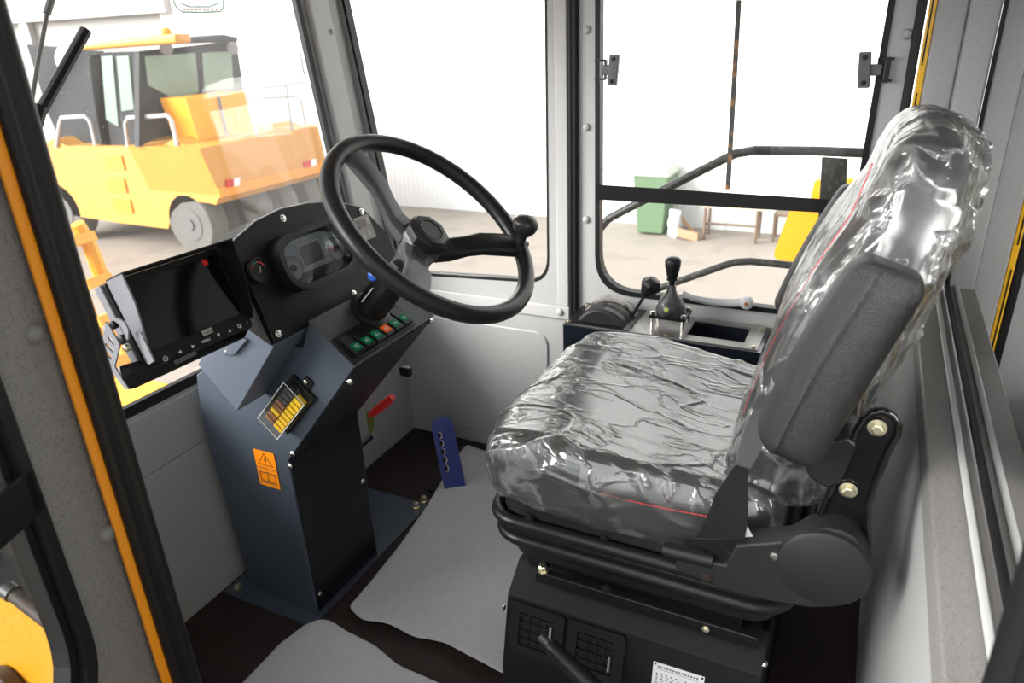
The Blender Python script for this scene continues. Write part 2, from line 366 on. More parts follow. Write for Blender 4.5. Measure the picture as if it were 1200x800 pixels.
# weatherstrips either side of the right door
mb = MB()
for x in (-.796, -.783): mb.tube([(x, YR - .006, .03), (x, YR - .006, 1.72)], .009, 10)
mb.hexa([(-.803, YR - .008, .02), (-.776, YR - .008, .02), (-.776, YR + .02, .02), (-.803, YR + .02, .02), (-.803, YR - .008, 1.73), (-.776, YR - .008, 1.73), (-.776, YR + .02, 1.73), (-.803, YR + .02, 1.73)])
struct('trim_9', mb, rubber, smooth=True)
struct('trim_10', MB().hexa([(.046, YR - .008, .02), (.064, YR - .012, .02), (.064, YR + .02, .02), (.046, YR + .02, .02), (.040, YR - .008, 1.73), (.061, YR - .012, 1.73), (.061, YR + .02, 1.73), (.040, YR + .02, 1.73)]), rubber, bevel=.004)
mb = MB(); mb.box((.0655, YR - .016, .02), (.080, YR + .02, 1.73)); struct('trim_11', mb, mat('golden_yellow_jamb_paint', (.95, .52, .02), .35), bevel=.002)
mb = MB()
for z0 in (.1, .5, .9, 1.3): mb.box((.0695, YR - .0175, z0), (.0725, YR - .0155, z0 + .34))
struct('trim_12', mb, rubber)
# rear right corner post, two folds
mb = MB(); mb.hexa([(.081, YR - .022, 0), (.142, YR - .030, 0), (.142, YR + .02, 0), (.081, YR + .02, 0), (.081, YR - .022, 1.73), (.142, YR - .030, 1.73), (.142, YR + .02, 1.73), (.081, YR + .02, 1.73)])
mb.hexa([(.142, YR - .055, 0), (XB, YR - .07, 0), (XB, YR + .02, 0), (.142, YR + .02, 0), (.142, YR - .055, 1.73), (XB, YR - .07, 1.73), (XB, YR + .02, 1.73), (.142, YR + .02, 1.73)])
struct('trim_13', mb, grey, bevel=.006)

# rear wall
mb = MB(); mb.hexa([(.135, YL, 0), (.22, YL, 0), (.22, YR, 0), (.135, YR, 0), (.135, YL, .775), (.22, YL, .775), (.22, YR, .775), (.135, YR, .775)])
struct('wall_rear', mb, grey, bevel=.012, seg=3)
mb = MB(); mb.hexa([(.132, YL, .76), (.25, YL, .76), (.25, YR - .03, .76), (.132, YR - .03, .76), (.138, YL, .792), (.195, YL, .800), (.195, YR - .03, .800), (.138, YR - .03, .792)])
struct('trim_14', mb, mat('speckled_grey_ledge_paint', (.19, .182, .178), .5, spot=.3, sscale=420, bump=.3, bscale=300), bevel=.004)
mb = MB(); mb.box((.176, YL, .800), (.186, YR - .07, .8065)); struct('trim_15', mb, greyl, bevel=.003)
def bmap(y, z, w): return Vector((XB + .006 + w, y, z))
bh = rpoly(V2((.53, .813), (YR - .082, .813), (YR - .080, 1.66), (.53, 1.66)), [.06, .02, .05, .05])
w3 = thing('window_3', (XB, 1.2, .81), None, None, kind='structure')
obj('window_seal', panel(rpoly(V2((.50, .800), (YR - .071, .800), (YR - .071, 1.70), (.50, 1.70)), .01), [bh], bmap, .013), rubber, w3, bevel=.003)
obj('glass', panel(bh, [], bmap, .005), rearg, w3)
struct('trim_16', MB().box((XB - .005, YL, 1.68), (XB + .03, YR, ztop)), greyl)
struct('trim_17', MB().box((XB - .005, YL, .80), (XB + .03, .51, 1.69)), grey)

# left wall: front piece with its window, opening, rear piece; yellow outside
def lmap(x, z, w): return Vector((x, YL + w, z))
lw_ = rpoly(V2((-1.455, .63), (-.90, .63), (-.90, 1.66), (-1.59, 1.66)), .06, 8)
ol = V2((-1.47, -.02), (-.835, -.02), (-.835, ztop), (-1.62, ztop), (-1.49, .6))
struct('wall_left', panel(ol, [lw_], lmap, .02), grey)
struct('trim_18', panel(V2((-1.50, -.25), (-.825, -.25), (-.825, ztop), (-1.64, ztop), (-1.51, .6)), [lw_], lambda a, b, c: lmap(a, b, c - .018), .014), yellow)
w4 = thing('window_4', (-1.2, YL, .63), None, None, kind='structure')
obj('window_seal', panel(shrink(lw_, -.008), [shrink(lw_, .012)], lambda a, b, c: lmap(a, b, c - .012), .05), rubber, w4)
obj('glass', panel(shrink(lw_, .010), [], lambda a, b, c: lmap(a, b, c - .012), .004), glass, w4)
# door post with weatherstrip
post = MB().box((-.835, YL - .02, 0), (-.803, YL + .012, ztop)); struct('trim_19', post, grey)
mb = MB()
mb.box((-.800, YL - .014, .0), (-.783, YL + .010, ztop))
mb.tube([(-.790, YL + .010, 0), (-.790, YL + .010, ztop)], .010, 12); mb.tube([(-.790, YL - .010, 0), (-.790, YL - .010, ztop)], .0085, 12)
struct('trim_20', mb, rubber, smooth=True)
mb = MB(); mb.box((-.7975, YL - .030, 0), (-.7935, YL - .018, ztop)); struct('trim_21', mb, orange)
# rear side post of the left doorway
struct('trim_22', MB().box((.15, YL - .02, 0), (.24, YL + .05, ztop)), grey)
mb = MB(); mb.tube([(.145, YL + .02, .0), (.145, YL + .02, ztop)], .020, 14); mb.tube([(.148, YL - .012, .0), (.148, YL - .012, ztop)], .016, 14); struct('trim_23', mb, rubber, smooth=True)

# left door, swung open
DP = Vector((-.815, .434, 0)); du = Vector((.357, -.934, 0)).normalized()
dmap = fr(DP, du, (0, 0, 1)); dn = du.cross(Vector((0, 0, 1)))   # normal of the frame
if dn.x < 0: sg = -1
else: sg = 1
def dm(a, b, c=0): return dmap(a, b, c * sg)       # +c faces the camera side
d2 = thing('door_2', DP, None, None, kind='structure')
ho = rpoly(V2((.100, .655), (.70, .655), (.70, 1.64), (.100, 1.64)), [.11, .1, .05, .05], 8)
obj('door_panel', panel(rpoly(V2((-.026, .02), (.80, .02), (.80, 1.70), (-.026, 1.70)), .02), [ho], dm, .018), mat('grey_door_paint', (.20, .195, .195), .45, bump=.5, bscale=240, spot=.3, sscale=260), d2)
obj('door_skin', panel(rpoly(V2((-.014, .015), (.81, .015), (.81, 1.71), (-.014, 1.71)), .02), [ho], lambda a, b, c: dm(a, b, c - .014), .010), yellow, d2)
for q, (dd, e) in enumerate(((-.006, .010), (.012, .022))):
    obj('window_seal', panel(shrink(ho, dd), [shrink(ho, e)], lambda a, b, c: dm(a, b, c + (.002 if q == 0 else -.003)), .032 if q == 0 else .022), rubber, d2)
obj('glass', panel(shrink(ho, .021), [], lambda a, b, c: dm(a, b, c - .008), .004), glass, d2)
obj('crossbar', MB().obox(dm(.40, .965, .004), du, (0, 0, 1), dm(0, 0, 1) - dm(0, 0, 0), .305, .027, .014), blacks, d2, bevel=.002)
mb = MB(); mb.tube([dm(.128, .99, .004), dm(.128, 1.60, .004)], .003, 8); obj('pane_edge', mb, chrome, d2, smooth=True)
nn = dm(0, 0, 1) - dm(0, 0, 0)
P0d = dm(0, 0, .009)
for px, py in ((40, 391), (125, 625)):
    cap(d2, onpl(px, py, P0d, nn), nn, .0125).data.materials[0] = mat('grey_door_cap', (.17, .165, .165), .5)

# unseen platform added outside the doorway to block light bounced off the ground
sp_ = thing('unseen_bounce_blocker', (.1, -.1, -.06), 'unseen black platform added outside the open cab doorway to block ground bounce', 'platform')
obj('deck_plate', MB().box((-.76, -.75, -.07), (.40, YL - .03, -.04)), blacks, sp_, bevel=.004)
obj('edge_skirt', MB().box((-.76, -.77, -.40), (.40, -.75, -.03)), blacks, sp_)
for x in (-.6, .3): obj('support_post', MB().tube([(x, -.6, -.07), (x, -.6, GZ_)], .04, 10), blacks, sp_)
# ------------------------------------------------------------------ outside: ground, building
GZ = -1.4
gm = mat('dusty_yard_concrete', (.27, .235, .205), .9, bump=.3, bscale=8, spot=.12, sscale=2.2)
struct('ground', MB().box((-40, -12, GZ - .1), (25, 13, GZ)), gm)
wm = mat('white_corrugated_cladding', (.82, .82, .83), .6)
nt = wm.node_tree; wv = nt.nodes.new('ShaderNodeTexWave'); wv.inputs['Scale'].default_value = 3.2; wv.bands_direction = 'X'
nt.links.new(nt.nodes['Texture Coordinate'].outputs['Object'], wv.inputs[0]); b_ = nt.nodes.new('ShaderNodeBump'); b_.inputs['Strength'].default_value = .35; b_.inputs['Distance'].default_value = .02
nt.links.new(wv.outputs['Fac'], b_.inputs['Height']); nt.links.new(b_.outputs[0], nt.nodes['Principled BSDF'].inputs['Normal'])
struct('wall_building', MB().box((-12.9, 10.75, GZ), (25, 11.0, 9)), wm); struct('wall_workshop', MB().box((-40, 10.75, GZ), (-12.9, 11.0, 9)), mat('weathered_grey_cladding', (.34, .335, .325), .7, bump=.4, bscale=2))
mb = MB(); mb.box((-40, 10.55, 2.05), (-12.5, 10.76, 2.35)); mb.box((-17.2, 10.6, GZ), (-16.9, 10.76, 2.1)); struct('trim_24', mb, mat('grey_steel_beam', (.42, .42, .42), .6))

# green wheelie bin
b0 = at(765, 272, z=GZ)
bn = thing('wheelie_bin', b0, 'green wheeled rubbish bin with pale lid against the white building wall', 'bin')
gmn = mat('green_bin_plastic', (.12, .19, .11), .5)
x0, x1, y0, y1 = b0.x - .26, b0.x + .26, b0.y - .25, b0.y + .35
zt = GZ + .95
mb = MB(); mb.hexa([(x0 + .07, y0 + .07, GZ + .03), (x1 - .07, y0 + .07, GZ + .03), (x1 - .07, y1 - .07, GZ + .03), (x0 + .07, y1 - .07, GZ + .03), (x0, y0, zt - .08), (x1, y0, zt - .08), (x1, y1, zt - .08), (x0, y1, zt - .08)])
obj('bin_body', mb, gmn, bn, bevel=.02)
mb = MB(); mb.hexa([(x0 - .03, y0 - .04, zt - .08), (x1 + .03, y0 - .04, zt - .08), (x1 + .03, y1 + .03, zt - .08), (x0 - .03, y1 + .03, zt - .08), (x0 + .05, y0 + .03, zt + .06), (x1 - .05, y0 + .03, zt + .06), (x1 - .05, y1, zt + .08), (x0 + .05, y1, zt + .08)])
obj('bin_lid', mb, mat('pale_green_bin_lid', (.46, .50, .44), .6), bn, bevel=.03)
for x in (x0 + .04, x1 - .04): obj('wheel', MB().lathe((x - .02, y1 - .1, GZ + .10), (1, 0, 0), [(.04, 0), (.10, 0), (.10, .04), (.04, .04)], 20), rubber, bn)
# bench
a = at(824, 281, z=GZ); b = at(883, 288, z=GZ)
rust = mat('rusty_brown_tube', (.16, .11, .08), .7)
be = thing('metal_bench', (a.x, a.y, GZ), 'low bench with rusty tubular legs along the white wall', 'bench')
zb = GZ + .50; dz = .38
mb = MB(); mb.box((a.x - .05, a.y - .02, zb - .03), (b.x + .1, a.y + dz, zb)); obj('seat', mb, mat('weathered_bench_board', (.42, .35, .27), .8), be)
for x in (a.x, b.x):
    for y in (a.y + .02, a.y + dz - .04): obj('leg', MB().tube([(x, y, GZ), (x, y, zb - .03)], .022, 8), rust, be)
obj('stretcher', MB().tube([(a.x, a.y + .18, GZ + .2), (b.x, a.y + .18, GZ + .2)], .018, 8), rust, be)
for x in (a.x, b.x): obj('end_bar', MB().tube([(x, a.y + .02, GZ + .2), (x, a.y + dz - .04, GZ + .2)], .016, 8), rust, be)
# broom-like wooden plank leaning
q0 = at(812, 271, z=GZ + .03); q1 = at(795, 251, y=q0.y + .12)
obj('wooden_board', MB().obox((q0 + q1) / 2, q1 - q0, (1, 0, 0), (0, 1, 0), (q1 - q0).length / 2, .03, .015), mat('brown_board_wood', (.45, .28, .16), .7), label='short brown board leaning between the green bin and the bench', cat='board')
q = at(806, 281, z=GZ)
obj('broom_head', MB().obox(q + Vector((0, .0, .075)), (1, .1, -.2), (0, 0, 1), (0, 1, 0), .15, .06, .04), mat('tan_broom_bristle', (.42, .27, .17), .9), bevel=.01, label='tan broom head lying on the ground beside the green bin', cat='broom')
# stacked clear bag beside bin
q = at(786, 277, z=GZ)
mb = rbox((.09, .09, .20), .06, (10, 10, 12))
for v in mb.v: v += q + Vector((.05, -.02, .2)) + noise.noise_vector(v * 9) * .03
obj('rubbish_bag', mb, mat('pale_plastic_bag', (.6, .62, .62), .3), smooth=True, label='crumpled pale plastic bag slumped against the green bin', cat='bag')

# handrail outside the right door
hr = mat('chipped_black_handrail_paint', (.035, .035, .035), .4, spot=1, sscale=60, spotcol=(.09, .08, .07))
YH = 2.38
def HP(px, py, y=YH): return at(px, py, y=y)
ra = thing('outer_handrail', HP(880, 178), 'black tubular handrail with flat plate bracket outside the right cab door', 'handrail')
mb = MB(); mb.tube([HP(690, 290), HP(700, 272), HP(712, 257), HP(740, 242), HP(790, 216), HP(845, 188), HP(862, 180), HP(885, 176), HP(960, 177), HP(1060, 181)], .0145, 12); obj('rail', mb, hr, ra, smooth=True)
obj('plate_bracket', MB().prism([HP(963, 184), HP(993, 186), HP(990, 270), HP(958, 270)], (0, .012, 0)), hr, ra, bevel=.003)
rb = thing('lower_handrail', HP(870, 308), 'lower black tubular rail bending up just behind the window sill', 'handrail')
mb = MB(); mb.tube([HP(760, 342), HP(800, 328), HP(848, 311), HP(862, 307), HP(880, 306), HP(930, 311), HP(1000, 316)], .0125, 12); obj('rail', mb, hr, rb, smooth=True)
for px in (965, 1040): q = at(px, 312, y=YH); obj('stand_off', MB().tube([q, (q.x, YR + .02, q.z - .02)], .010), hr, rb)
q = at(1040, 180, y=YH); obj('stand_off', MB().tube([q, (q.x, YR + .02, q.z)], .012), hr, ra)
# yellow machine part behind the seat back window
q = at(938, 300, y=3.4)
yb = thing('yellow_guard_plate', q, 'yellow rounded machine guard outside the right door window', 'machine part')
mb = panel(rpoly(V2((-.13, -.0), (.25, -.02), (.3, .30), (-.07, .26)), .04), [], fr(at(940, 305, y=3.4), (1, 0, 0), (0, 0, 1)), .06); obj('plate', mb, yellow, yb, bevel=.008)
mb = panel(rpoly(V2((.0, .24), (.25, .24), (.25, .40), (.01, .38)), .02), [], fr(at(940, 305, y=3.5), (1, 0, 0), (0, 0, 1)), .05); obj('upright', mb, yellow, yb); q = at(975, 312, y=3.42); obj('post', MB().tube([q, (q.x, q.y, GZ)], .04), yellow, yb)
q = at(912, 284, z=GZ)
sl = thing('low_stool', q, 'small dark stool by the wall right of the bench', 'stool')
obj('seat', MB().box((q.x - .1, q.y, GZ + .36), (q.x + .35, q.y + .3, GZ + .40)), rust, sl)
for dx in (-.08, .32):
    for dy in (.02, .28): obj('leg', MB().tube([(q.x + dx, q.y + dy, GZ), (q.x + dx, q.y + dy, GZ + .37)], .02, 8), rust, sl)

# exterior mirror seen past the front pillar
q = at(362, 60, x=-2.25)
mr = thing('exterior_mirror', q, 'rounded grey-framed exterior mirror outside the windscreen by the front pillar', 'mirror')
mmap = fr(q, (.25, 1, 0), (0, 0, 1))
mp_ = rpoly(V2((-.045, -.105), (.12, -.105), (.12, .22), (-.045, .22)), .035)
obj('housing', panel(mp_, [], lambda a, b, c: mmap(a, b, c - .018), .03), mat('pale_mirror_housing', (.55, .55, .54), .5), mr, bevel=.006)
obj('mirror_glass', panel(shrink(mp_, .006), [], mmap, .004), mat('mirror_silvering', (.85, .86, .85), .03, 1), mr)
obj('arm', MB().tube([mmap(.08, .22, -.02), mmap(.08, .45, -.02), (-1.75, 2.05, 1.75)], .012), blacks, mr)
# wipers on the windscreen
def WP(px, py, off=.03):
    r = ray(px, py); x0, z0, s = -1.465 - off, .45, .118
    return CAM + r * ((x0 - s * (CAM.z - z0)) / (r.x + s * r.z))
wi = thing('windscreen_wiper', WP(38, 150, .03), 'black wiper blade with its arm parked on the windscreen by the left post', 'wiper', 'windscreen wipers')
mb = MB(); mb.tube([WP(100, 36, .03), WP(41, 142, .03), WP(-6, 226, .03)], .0125, 8); obj('blade', mb, rubber, wi)
mb = MB(); mb.tube([WP(46, 125, .025), WP(38, 150, .025), WP(30, 165, .025)], [.016, .017, .012], 8); obj('blade_clip', mb, rubber, wi)
wa = thing('wiper_arm', WP(50, 40, .045), 'thin black wiper arm hanging from the top of the windscreen', 'wiper', 'windscreen wipers')
mb = MB(); mb.tube([WP(64, -60, .045), WP(60, 0, .045), WP(55, 16, .045)], .008, 8); obj('arm_holder', mb, blacks, wa)
mb = MB(); mb.tube([WP(56, 12, .045), WP(45, 70, .045), WP(36, 126, .045)], .0045, 8); obj('arm_rod', mb, blacks, wa)
trans_mat = bpy.data.materials.new('thin_white_sticker_paper'); trans_mat.use_nodes = True; nt = trans_mat.node_tree; nt.nodes.clear()
o_ = nt.nodes.new('ShaderNodeOutputMaterial'); mx_ = nt.nodes.new('ShaderNodeMixShader'); mx_.inputs[0].default_value = .6; d_ = nt.nodes.new('ShaderNodeBsdfDiffuse'); t_ = nt.nodes.new('ShaderNodeBsdfTranslucent')
d_.inputs[0].default_value = t_.inputs[0].default_value = (.92, .92, .92, 1); nt.links.new(d_.outputs[0], mx_.inputs[1]); nt.links.new(t_.outputs[0], mx_.inputs[2]); nt.links.new(mx_.outputs[0], o_.inputs[0])
# sticker on the glass, a print seen from behind
sk = thing('windscreen_sticker', WP(232, 8, -.002), 'white sticker with a faint green outline and red marks high on the windscreen', 'sticker')
mb = MB(); mb.prism([WP(195, -30, 0), WP(262, -30, 0), WP(270, 26, 0), WP(204, 27, 0)], (-.0012, 0, 0)); obj('paper', mb, trans_mat, sk)
gg = mat('faded_green_print', (.30, .55, .50), .6); rr_ = mat('faded_red_print', (.8, .35, .35), .6)
mb = MB(); mb.tube([WP(203, 0, -.002), WP(207, 9, -.002), WP(214, 14, -.002), WP(236, 14.5, -.002), WP(258, 13.5, -.002), WP(262, 9, -.002), WP(262, 0, -.002)], .0016, 6)
mb.tube([WP(212, 4, -.002), WP(222, 8, -.002), WP(246, 8, -.002), WP(258, 3, -.002)], .0014, 6); obj('green_print', mb, gg, sk)
mb = MB()
for px in (216, 220, 225, 230, 234, 240, 244, 249, 254): mb.obox(WP(px, 11.5, -.0015), (0, 1, 0), (0, 0, 1), (1, 0, 0), .0028, .0018, .0004)
obj('red_print', mb, rr_, sk)

# own yellow bonnet and front ladder
hd = thing('own_bonnet', (-2.0, 1.0, GZ), 'yellow front bonnet of the machine just below the windscreen', 'bonnet')
mb = MB(); mb.prism([Vector((p.x, .36, p.y)) for p in rpoly(V2((-1.56, -.9), (-1.56, .20), (-2.62, .20), (-2.72, .05), (-2.72, -.9)), [0, .02, .09, .06, 0], 6)], (0, 1.28, 0)); obj('bonnet_shell', mb, yellow, hd, bevel=.05, seg=4)
obj('bonnet_base', MB().box((-2.4, .5, GZ + .25), (-1.6, 1.5, -.85)), blacks, hd)
ld = thing('front_ladder', at(125, 430, z=-.6), 'yellow ladder with flat rungs seen through the windscreen left of the monitor', 'ladder')
LY = -4.2
def LP_(px, py): return at(px, py, x=LY)
mb = MB(); mb.tube([LP_(90, 262), LP_(104, 285), LP_(125, 340), LP_(150, 410), LP_(168, 462)], .045, 8); obj('stile', mb, yellow, ld, smooth=True)
mb = MB(); mb.tube([LP_(62, 268), LP_(76, 292), LP_(97, 350), LP_(118, 405), LP_(138, 470)], .045, 8); obj('stile', mb, yellow, ld, smooth=True)
for (a_, b_) in (((74, 287), (102, 279)), ((93, 337), (121, 326)), ((107, 380), (137, 368)), ((124, 428), (155, 414))):
    A_, B_ = LP_(*a_), LP_(*b_); obj('rung', MB().obox((A_ + B_) / 2, B_ - A_, (1, 0, .3), (B_ - A_).cross(Vector((1, 0, .3))), (B_ - A_).length / 2, .10, .03), yellow, ld)
for px, py in ((168, 462), (138, 470)):
    q = LP_(px, py); obj('foot_post', MB().tube([q, (q.x, q.y, GZ)], .04, 8), yellow, ld)

rbn = thing('rear_engine_cover', (1.5, 1.1, GZ), 'yellow engine cover of the machine behind the rear cab window', 'engine cover')
mb = MB(); mb.prism([Vector((p.x, -.1, p.y)) for p in rpoly(V2((.45, -.9), (.45, .55), (2.9, .50), (3.1, .2), (3.1, -.9)), [0, .05, .2, .1, 0], 6)], (0, 2.5, 0)); obj('cover_shell', mb, mat('shaded_machine_yellow', (.42, .28, .06), .4), rbn, bevel=.05, seg=4)  # machine yellow with the shade behind the cab put into its colour
obj('cover_base', MB().box((.6, .1, GZ), (2.9, 2.2, -.88)), blacks, rbn)
for k in range(6): obj('cooling_slot', MB().box((1.0 + k * .2, .3, .548 - .005 * k * 1.0), (1.1 + k * .2, 1.9, .556 - .004 * k)), rubber, rbn)
# ------------------------------------------------------------------ neighbouring roller
cr = at(258, 229, y=7.0); X2 = cr.x
rl = thing('road_roller', (X2 - 1.5, 8.5, GZ), 'yellow tyre roller with a dark glazed cab parked beyond the windscreen', 'roller')
yl2 = mat('yellow_roller_paint', (.60, .27, .035), .45)
def RS(px, py, y=7.0): return at(px, py, y=y)
def RX(px, py, x=X2): return at(px, py, x=x)
side = [RS(48, 172), RS(63, 162), RS(78, 171), RS(187, 172), RS(203, 163), RS(230, 177), RS(257, 229)]
arch = [RS(253, 240), RS(245, 238), RS(228, 236), RS(212, 238), RS(202, 248), RS(197, 268)]
side += arch + [RS(140, 261), RS(82, 252), RS(63, 227)]
obj('body', MB().prism(side, (0, 2.3, 0)), yl2, rl)
for (px, py) in ((134, 190), (137, 217), (144, 241)):
    q = RS(px, py, 6.99); obj('louvre', MB().obox(q, (1, 0, 0), (0, 0, 1), (0, 1, 0), .20, .10, .015), orange, rl)
yr0 = RX(258, 229).y; 
deck = [RX(233, 174), RX(300, 161), RX(341, 157), RX(352, 150), RX(395, 146), RX(398, 192), RX(258, 229)]
obj('rear_deck', MB().prism(deck, (-1.4, 0, 0)), yl2, rl)
obj('rear_deck_rail', MB().prism([RX(256, 221, X2 + .02), RX(398, 185, X2 + .02), RX(398, 196, X2 + .02), RX(258, 232, X2 + .02)], (-.03, 0, 0)), orange, rl)
for ps in ((266, 211, 281, 208, 281, 217, 266, 220), (357, 189, 371, 186, 371, 194, 357, 197)):
    q = [RX(ps[i], ps[i + 1], X2 + .03) for i in (0, 2, 4, 6)]
    m1 = [(q[0] * .45 + q[1] * .55), (q[3] * .45 + q[2] * .55)]
    o_ = obj('tail_light', MB().prism([q[0], m1[0], m1[1], q[3]], (-.03, 0, 0)), red, rl); obj('lamp_segment', MB().prism([m1[0], q[1], q[2], m1[1]], (-.03, 0, 0)), white, o_)
# orange engine panel behind the cab
XP = X2 - .55
obj('engine_panel', MB().prism([RX(217, 115, XP), RX(287, 107, XP), RX(302, 163, XP), RX(237, 175, XP)], (-.5, 0, 0)), mat('deep_yellow_panel_paint', (.90, .40, .02), .45), rl)
obj('panel_strut', MB().tube([RX(256, 112, XP + .02), RX(268, 168, XP + .02)], .02, 6), silver, rl)
# cab
XC = X2 - 1.1; dk = mat('dark_cab_frame', (.022, .025, .03), .6, spec=.2)
yc = RX(165, 62, XC).y
cab = [RX(163, 60, XC), RX(277, 48, XC), RX(287, 112, XC), RX(163, 172, XC)]
obj('cab_rear', MB().prism(cab, (-.1, 0, 0)), dk, rl)
def CSd(px, py): return at(px, py, y=yc)
obj('cab_side', MB().prism([CSd(100, 62), CSd(163, 60), CSd(166, 175), CSd(120, 172)], (0, .1, 0)), dk, rl)
obj('cab_front', MB().prism([CSd(104, 64), CSd(118, 64), CSd(130, 172), CSd(116, 172)], (0, 1.6, 0)), dk, rl)
for ps in (((120, 66), (133, 65), (140, 148), (126, 140)), ((138, 66), (152, 65), (158, 128), (144, 130))):
    obj('window_pane', MB().prism([CSd(*p) - Vector((0, .02, 0)) for p in ps], (0, .02, 0)), greeng, rl)
for ps in (((170, 66), (229, 62), (233, 108), (206, 117), (174, 100)), ((237, 62), (271, 60), (274, 104), (240, 107))):
    obj('window_pane', MB().prism([RX(*p, XC + .02) for p in ps], (-.02, 0, 0)), greeng, rl)
XO = XC + .15
obj('cab_roof', MB().prism([at(95, 59, y=yc - .1), at(207, 51, y=yc - .1), at(205, 39, y=yc - .1), at(150, 45, y=yc - .1), at(96, 52, y=yc - .1)], (0, .25, 0)), yl2, rl, bevel=.03)
obj('roof_unit', MB().prism([RX(203, 52, XC + .1), RX(280, 49, XC + .1), RX(279, 43, XC + .1), RX(262, 40, XC + .1), RX(235, 43, XC + .1), RX(212, 44, XC + .1)], (-.6, 0, 0)), dk, rl, bevel=.03)
for px in (193, 271): obj('work_lamp', MB().lathe(RX(px, 56, XC + .12), (1, -.3, -.2), [(.06, 0), (.09, .03), (.09, .06), (.08, .07)], 14), silver, rl)
obj('beacon', MB().lathe(CSd(160, 44) + Vector((0, .5, 0)), (0, 0, 1), [(.07, 0), (.07, .08), (.04, .12)], 12), orange, rl)
# bonnet mirror board of dark sheet at the far left
obj('open_side_panel', MB().prism([at(31, 52, y=7.3), at(97, 58, y=7.3), at(118, 60, y=7.3), at(122, 172, y=7.3), at(70, 165, y=7.3), at(55, 130, y=7.3)], (0, .05, 0)), dk, rl)
obj('panel_opening', MB().prism([at(75 + 11 * math.cos(t), 67 + 15 * math.sin(t), y=7.28) for t in [k * PI / 9 for k in range(18)]], (0, .02, 0)), mat('pale_panel_disc', (.6, .6, .58), .6), rl)
for pts in ([(66, 172), (70, 145), (72, 138), (100, 136), (106, 143), (112, 170)], [(150, 172), (147, 145), (150, 138), (196, 135), (201, 141), (208, 172)]):
    obj('handrail', MB().tube([at(*p, y=6.98) for p in pts], .028, 8), mat('silver_handrail', (.5, .5, .52), .4), rl, smooth=True)
for pts in ([(288, 106), (380, 93)], [(288, 108), (302, 163)], [(335, 98), (343, 157)], [(303, 150), (302, 118), (308, 115), (345, 113), (353, 118), (358, 146)]):
    obj('handrail', MB().tube([RX(*p, X2 - .1) for p in pts], .022, 8), mat('silver_handrail', (0, 0, 0)), rl, smooth=True)
tyre = mat('grey_dusty_tyre', (.11, .105, .10), .8)
def rwheel(c, r, wd, name='tyre', ax=(0, 1, 0)):
    t_ = obj(name, MB().lathe(c, ax, [(r * .5, 0), (r * .9, 0), (r, wd * .18), (r, wd * .82), (r * .9, wd), (r * .5, wd)], 28), tyre, rl, smooth=True)
    obj('hub', MB().lathe(Vector(c) - Vector(ax) * .01, ax, [(r * .5, 0), (r * .42, .05), (r * .2, .03), (r * .18, -.02), (.001, -.02)], 20), mat('grey_wheel_hub', (.10, .10, .10), .6), t_)
c0 = at(229, 274, y=7.05); r0 = c0.z - GZ
rwheel((c0.x, 7.0, GZ + .47), .47, .30)
for k in range(4):
    rwheel((X2 - .55, 7.75 + k * .55, GZ + .47), .47, .32)
for k in range(2): rwheel((X2 - 3.6, 7.0 + k * 1.0, GZ + .47), .47, .30)
for px in (290, 335, 360): q = RX(px, 208 - (px - 290) * .26, X2 + .0); obj('scraper_bracket', MB().obox(q - Vector((.05, 0, .02)), (0, 1, 0), (0, 0, 1), (1, 0, 0), .09, .12, .02), orange, rl)
obj('underframe', MB().box((X2 - 4.2, 7.4, GZ + .35), (X2 - .9, 9.0, GZ + .75)), blacks, rl)

# ------------------------------------------------------------------ steering pedestal
pd = thing('steering_pedestal', (-1.3, 1.2, 0), 'slate grey steel steering pedestal bolted to the cab floor ahead of the seat', 'pedestal')
obj('base_plate', MB().box((-1.452, 1.018, 0), (-1.137, 1.585, .007)), slate, pd)
ya, yb_ = 1.05, 1.352; yan, ybn = 1.05, 1.318
# column shell, driver-side cover and side sheets as one formed body
def prof(y): return [Vector((x, y, z)) for x, z in ((-1.145, .007), (-1.145, .49), (-.905, .778), (-1.01, .864), (-1.04, .80), (-1.20, .80), (-1.398, .672), (-1.425, .53), (-1.40, .007))]
A_ = prof(ya); B_ = prof(yb_); A_[8].y = 1.075; A_[8].x = -1.415; A_[7].y = 1.055
for i in (0, 1, 8): B_[i].y = ybn
mb = MB(); mb.loft(A_, B_)
obj('column_shell', mb, slate, pd, bevel=.003)
# driver-side dark cover plate
mb = MB(); mb.hexa([(-1.147, 1.056, .02), (-1.147, 1.312, .02), (-1.1435, 1.312, .02), (-1.1435, 1.056, .02), (-1.147, 1.056, .487), (-1.147, 1.312, .487), (-1.1425, 1.312, .487), (-1.1425, 1.056, .487)])
mb.hexa([(-1.145, 1.055, .4935), (-1.145, 1.315, .4935), (-1.141, 1.315, .4905), (-1.141, 1.055, .4905), (-.909, 1.055, .7765), (-.909, 1.349, .7765), (-.905, 1.349, .7735), (-.905, 1.055, .7735)])
obj('access_cover', mb, mat('near_black_cover_steel', (.008, .009, .012), .4), pd)
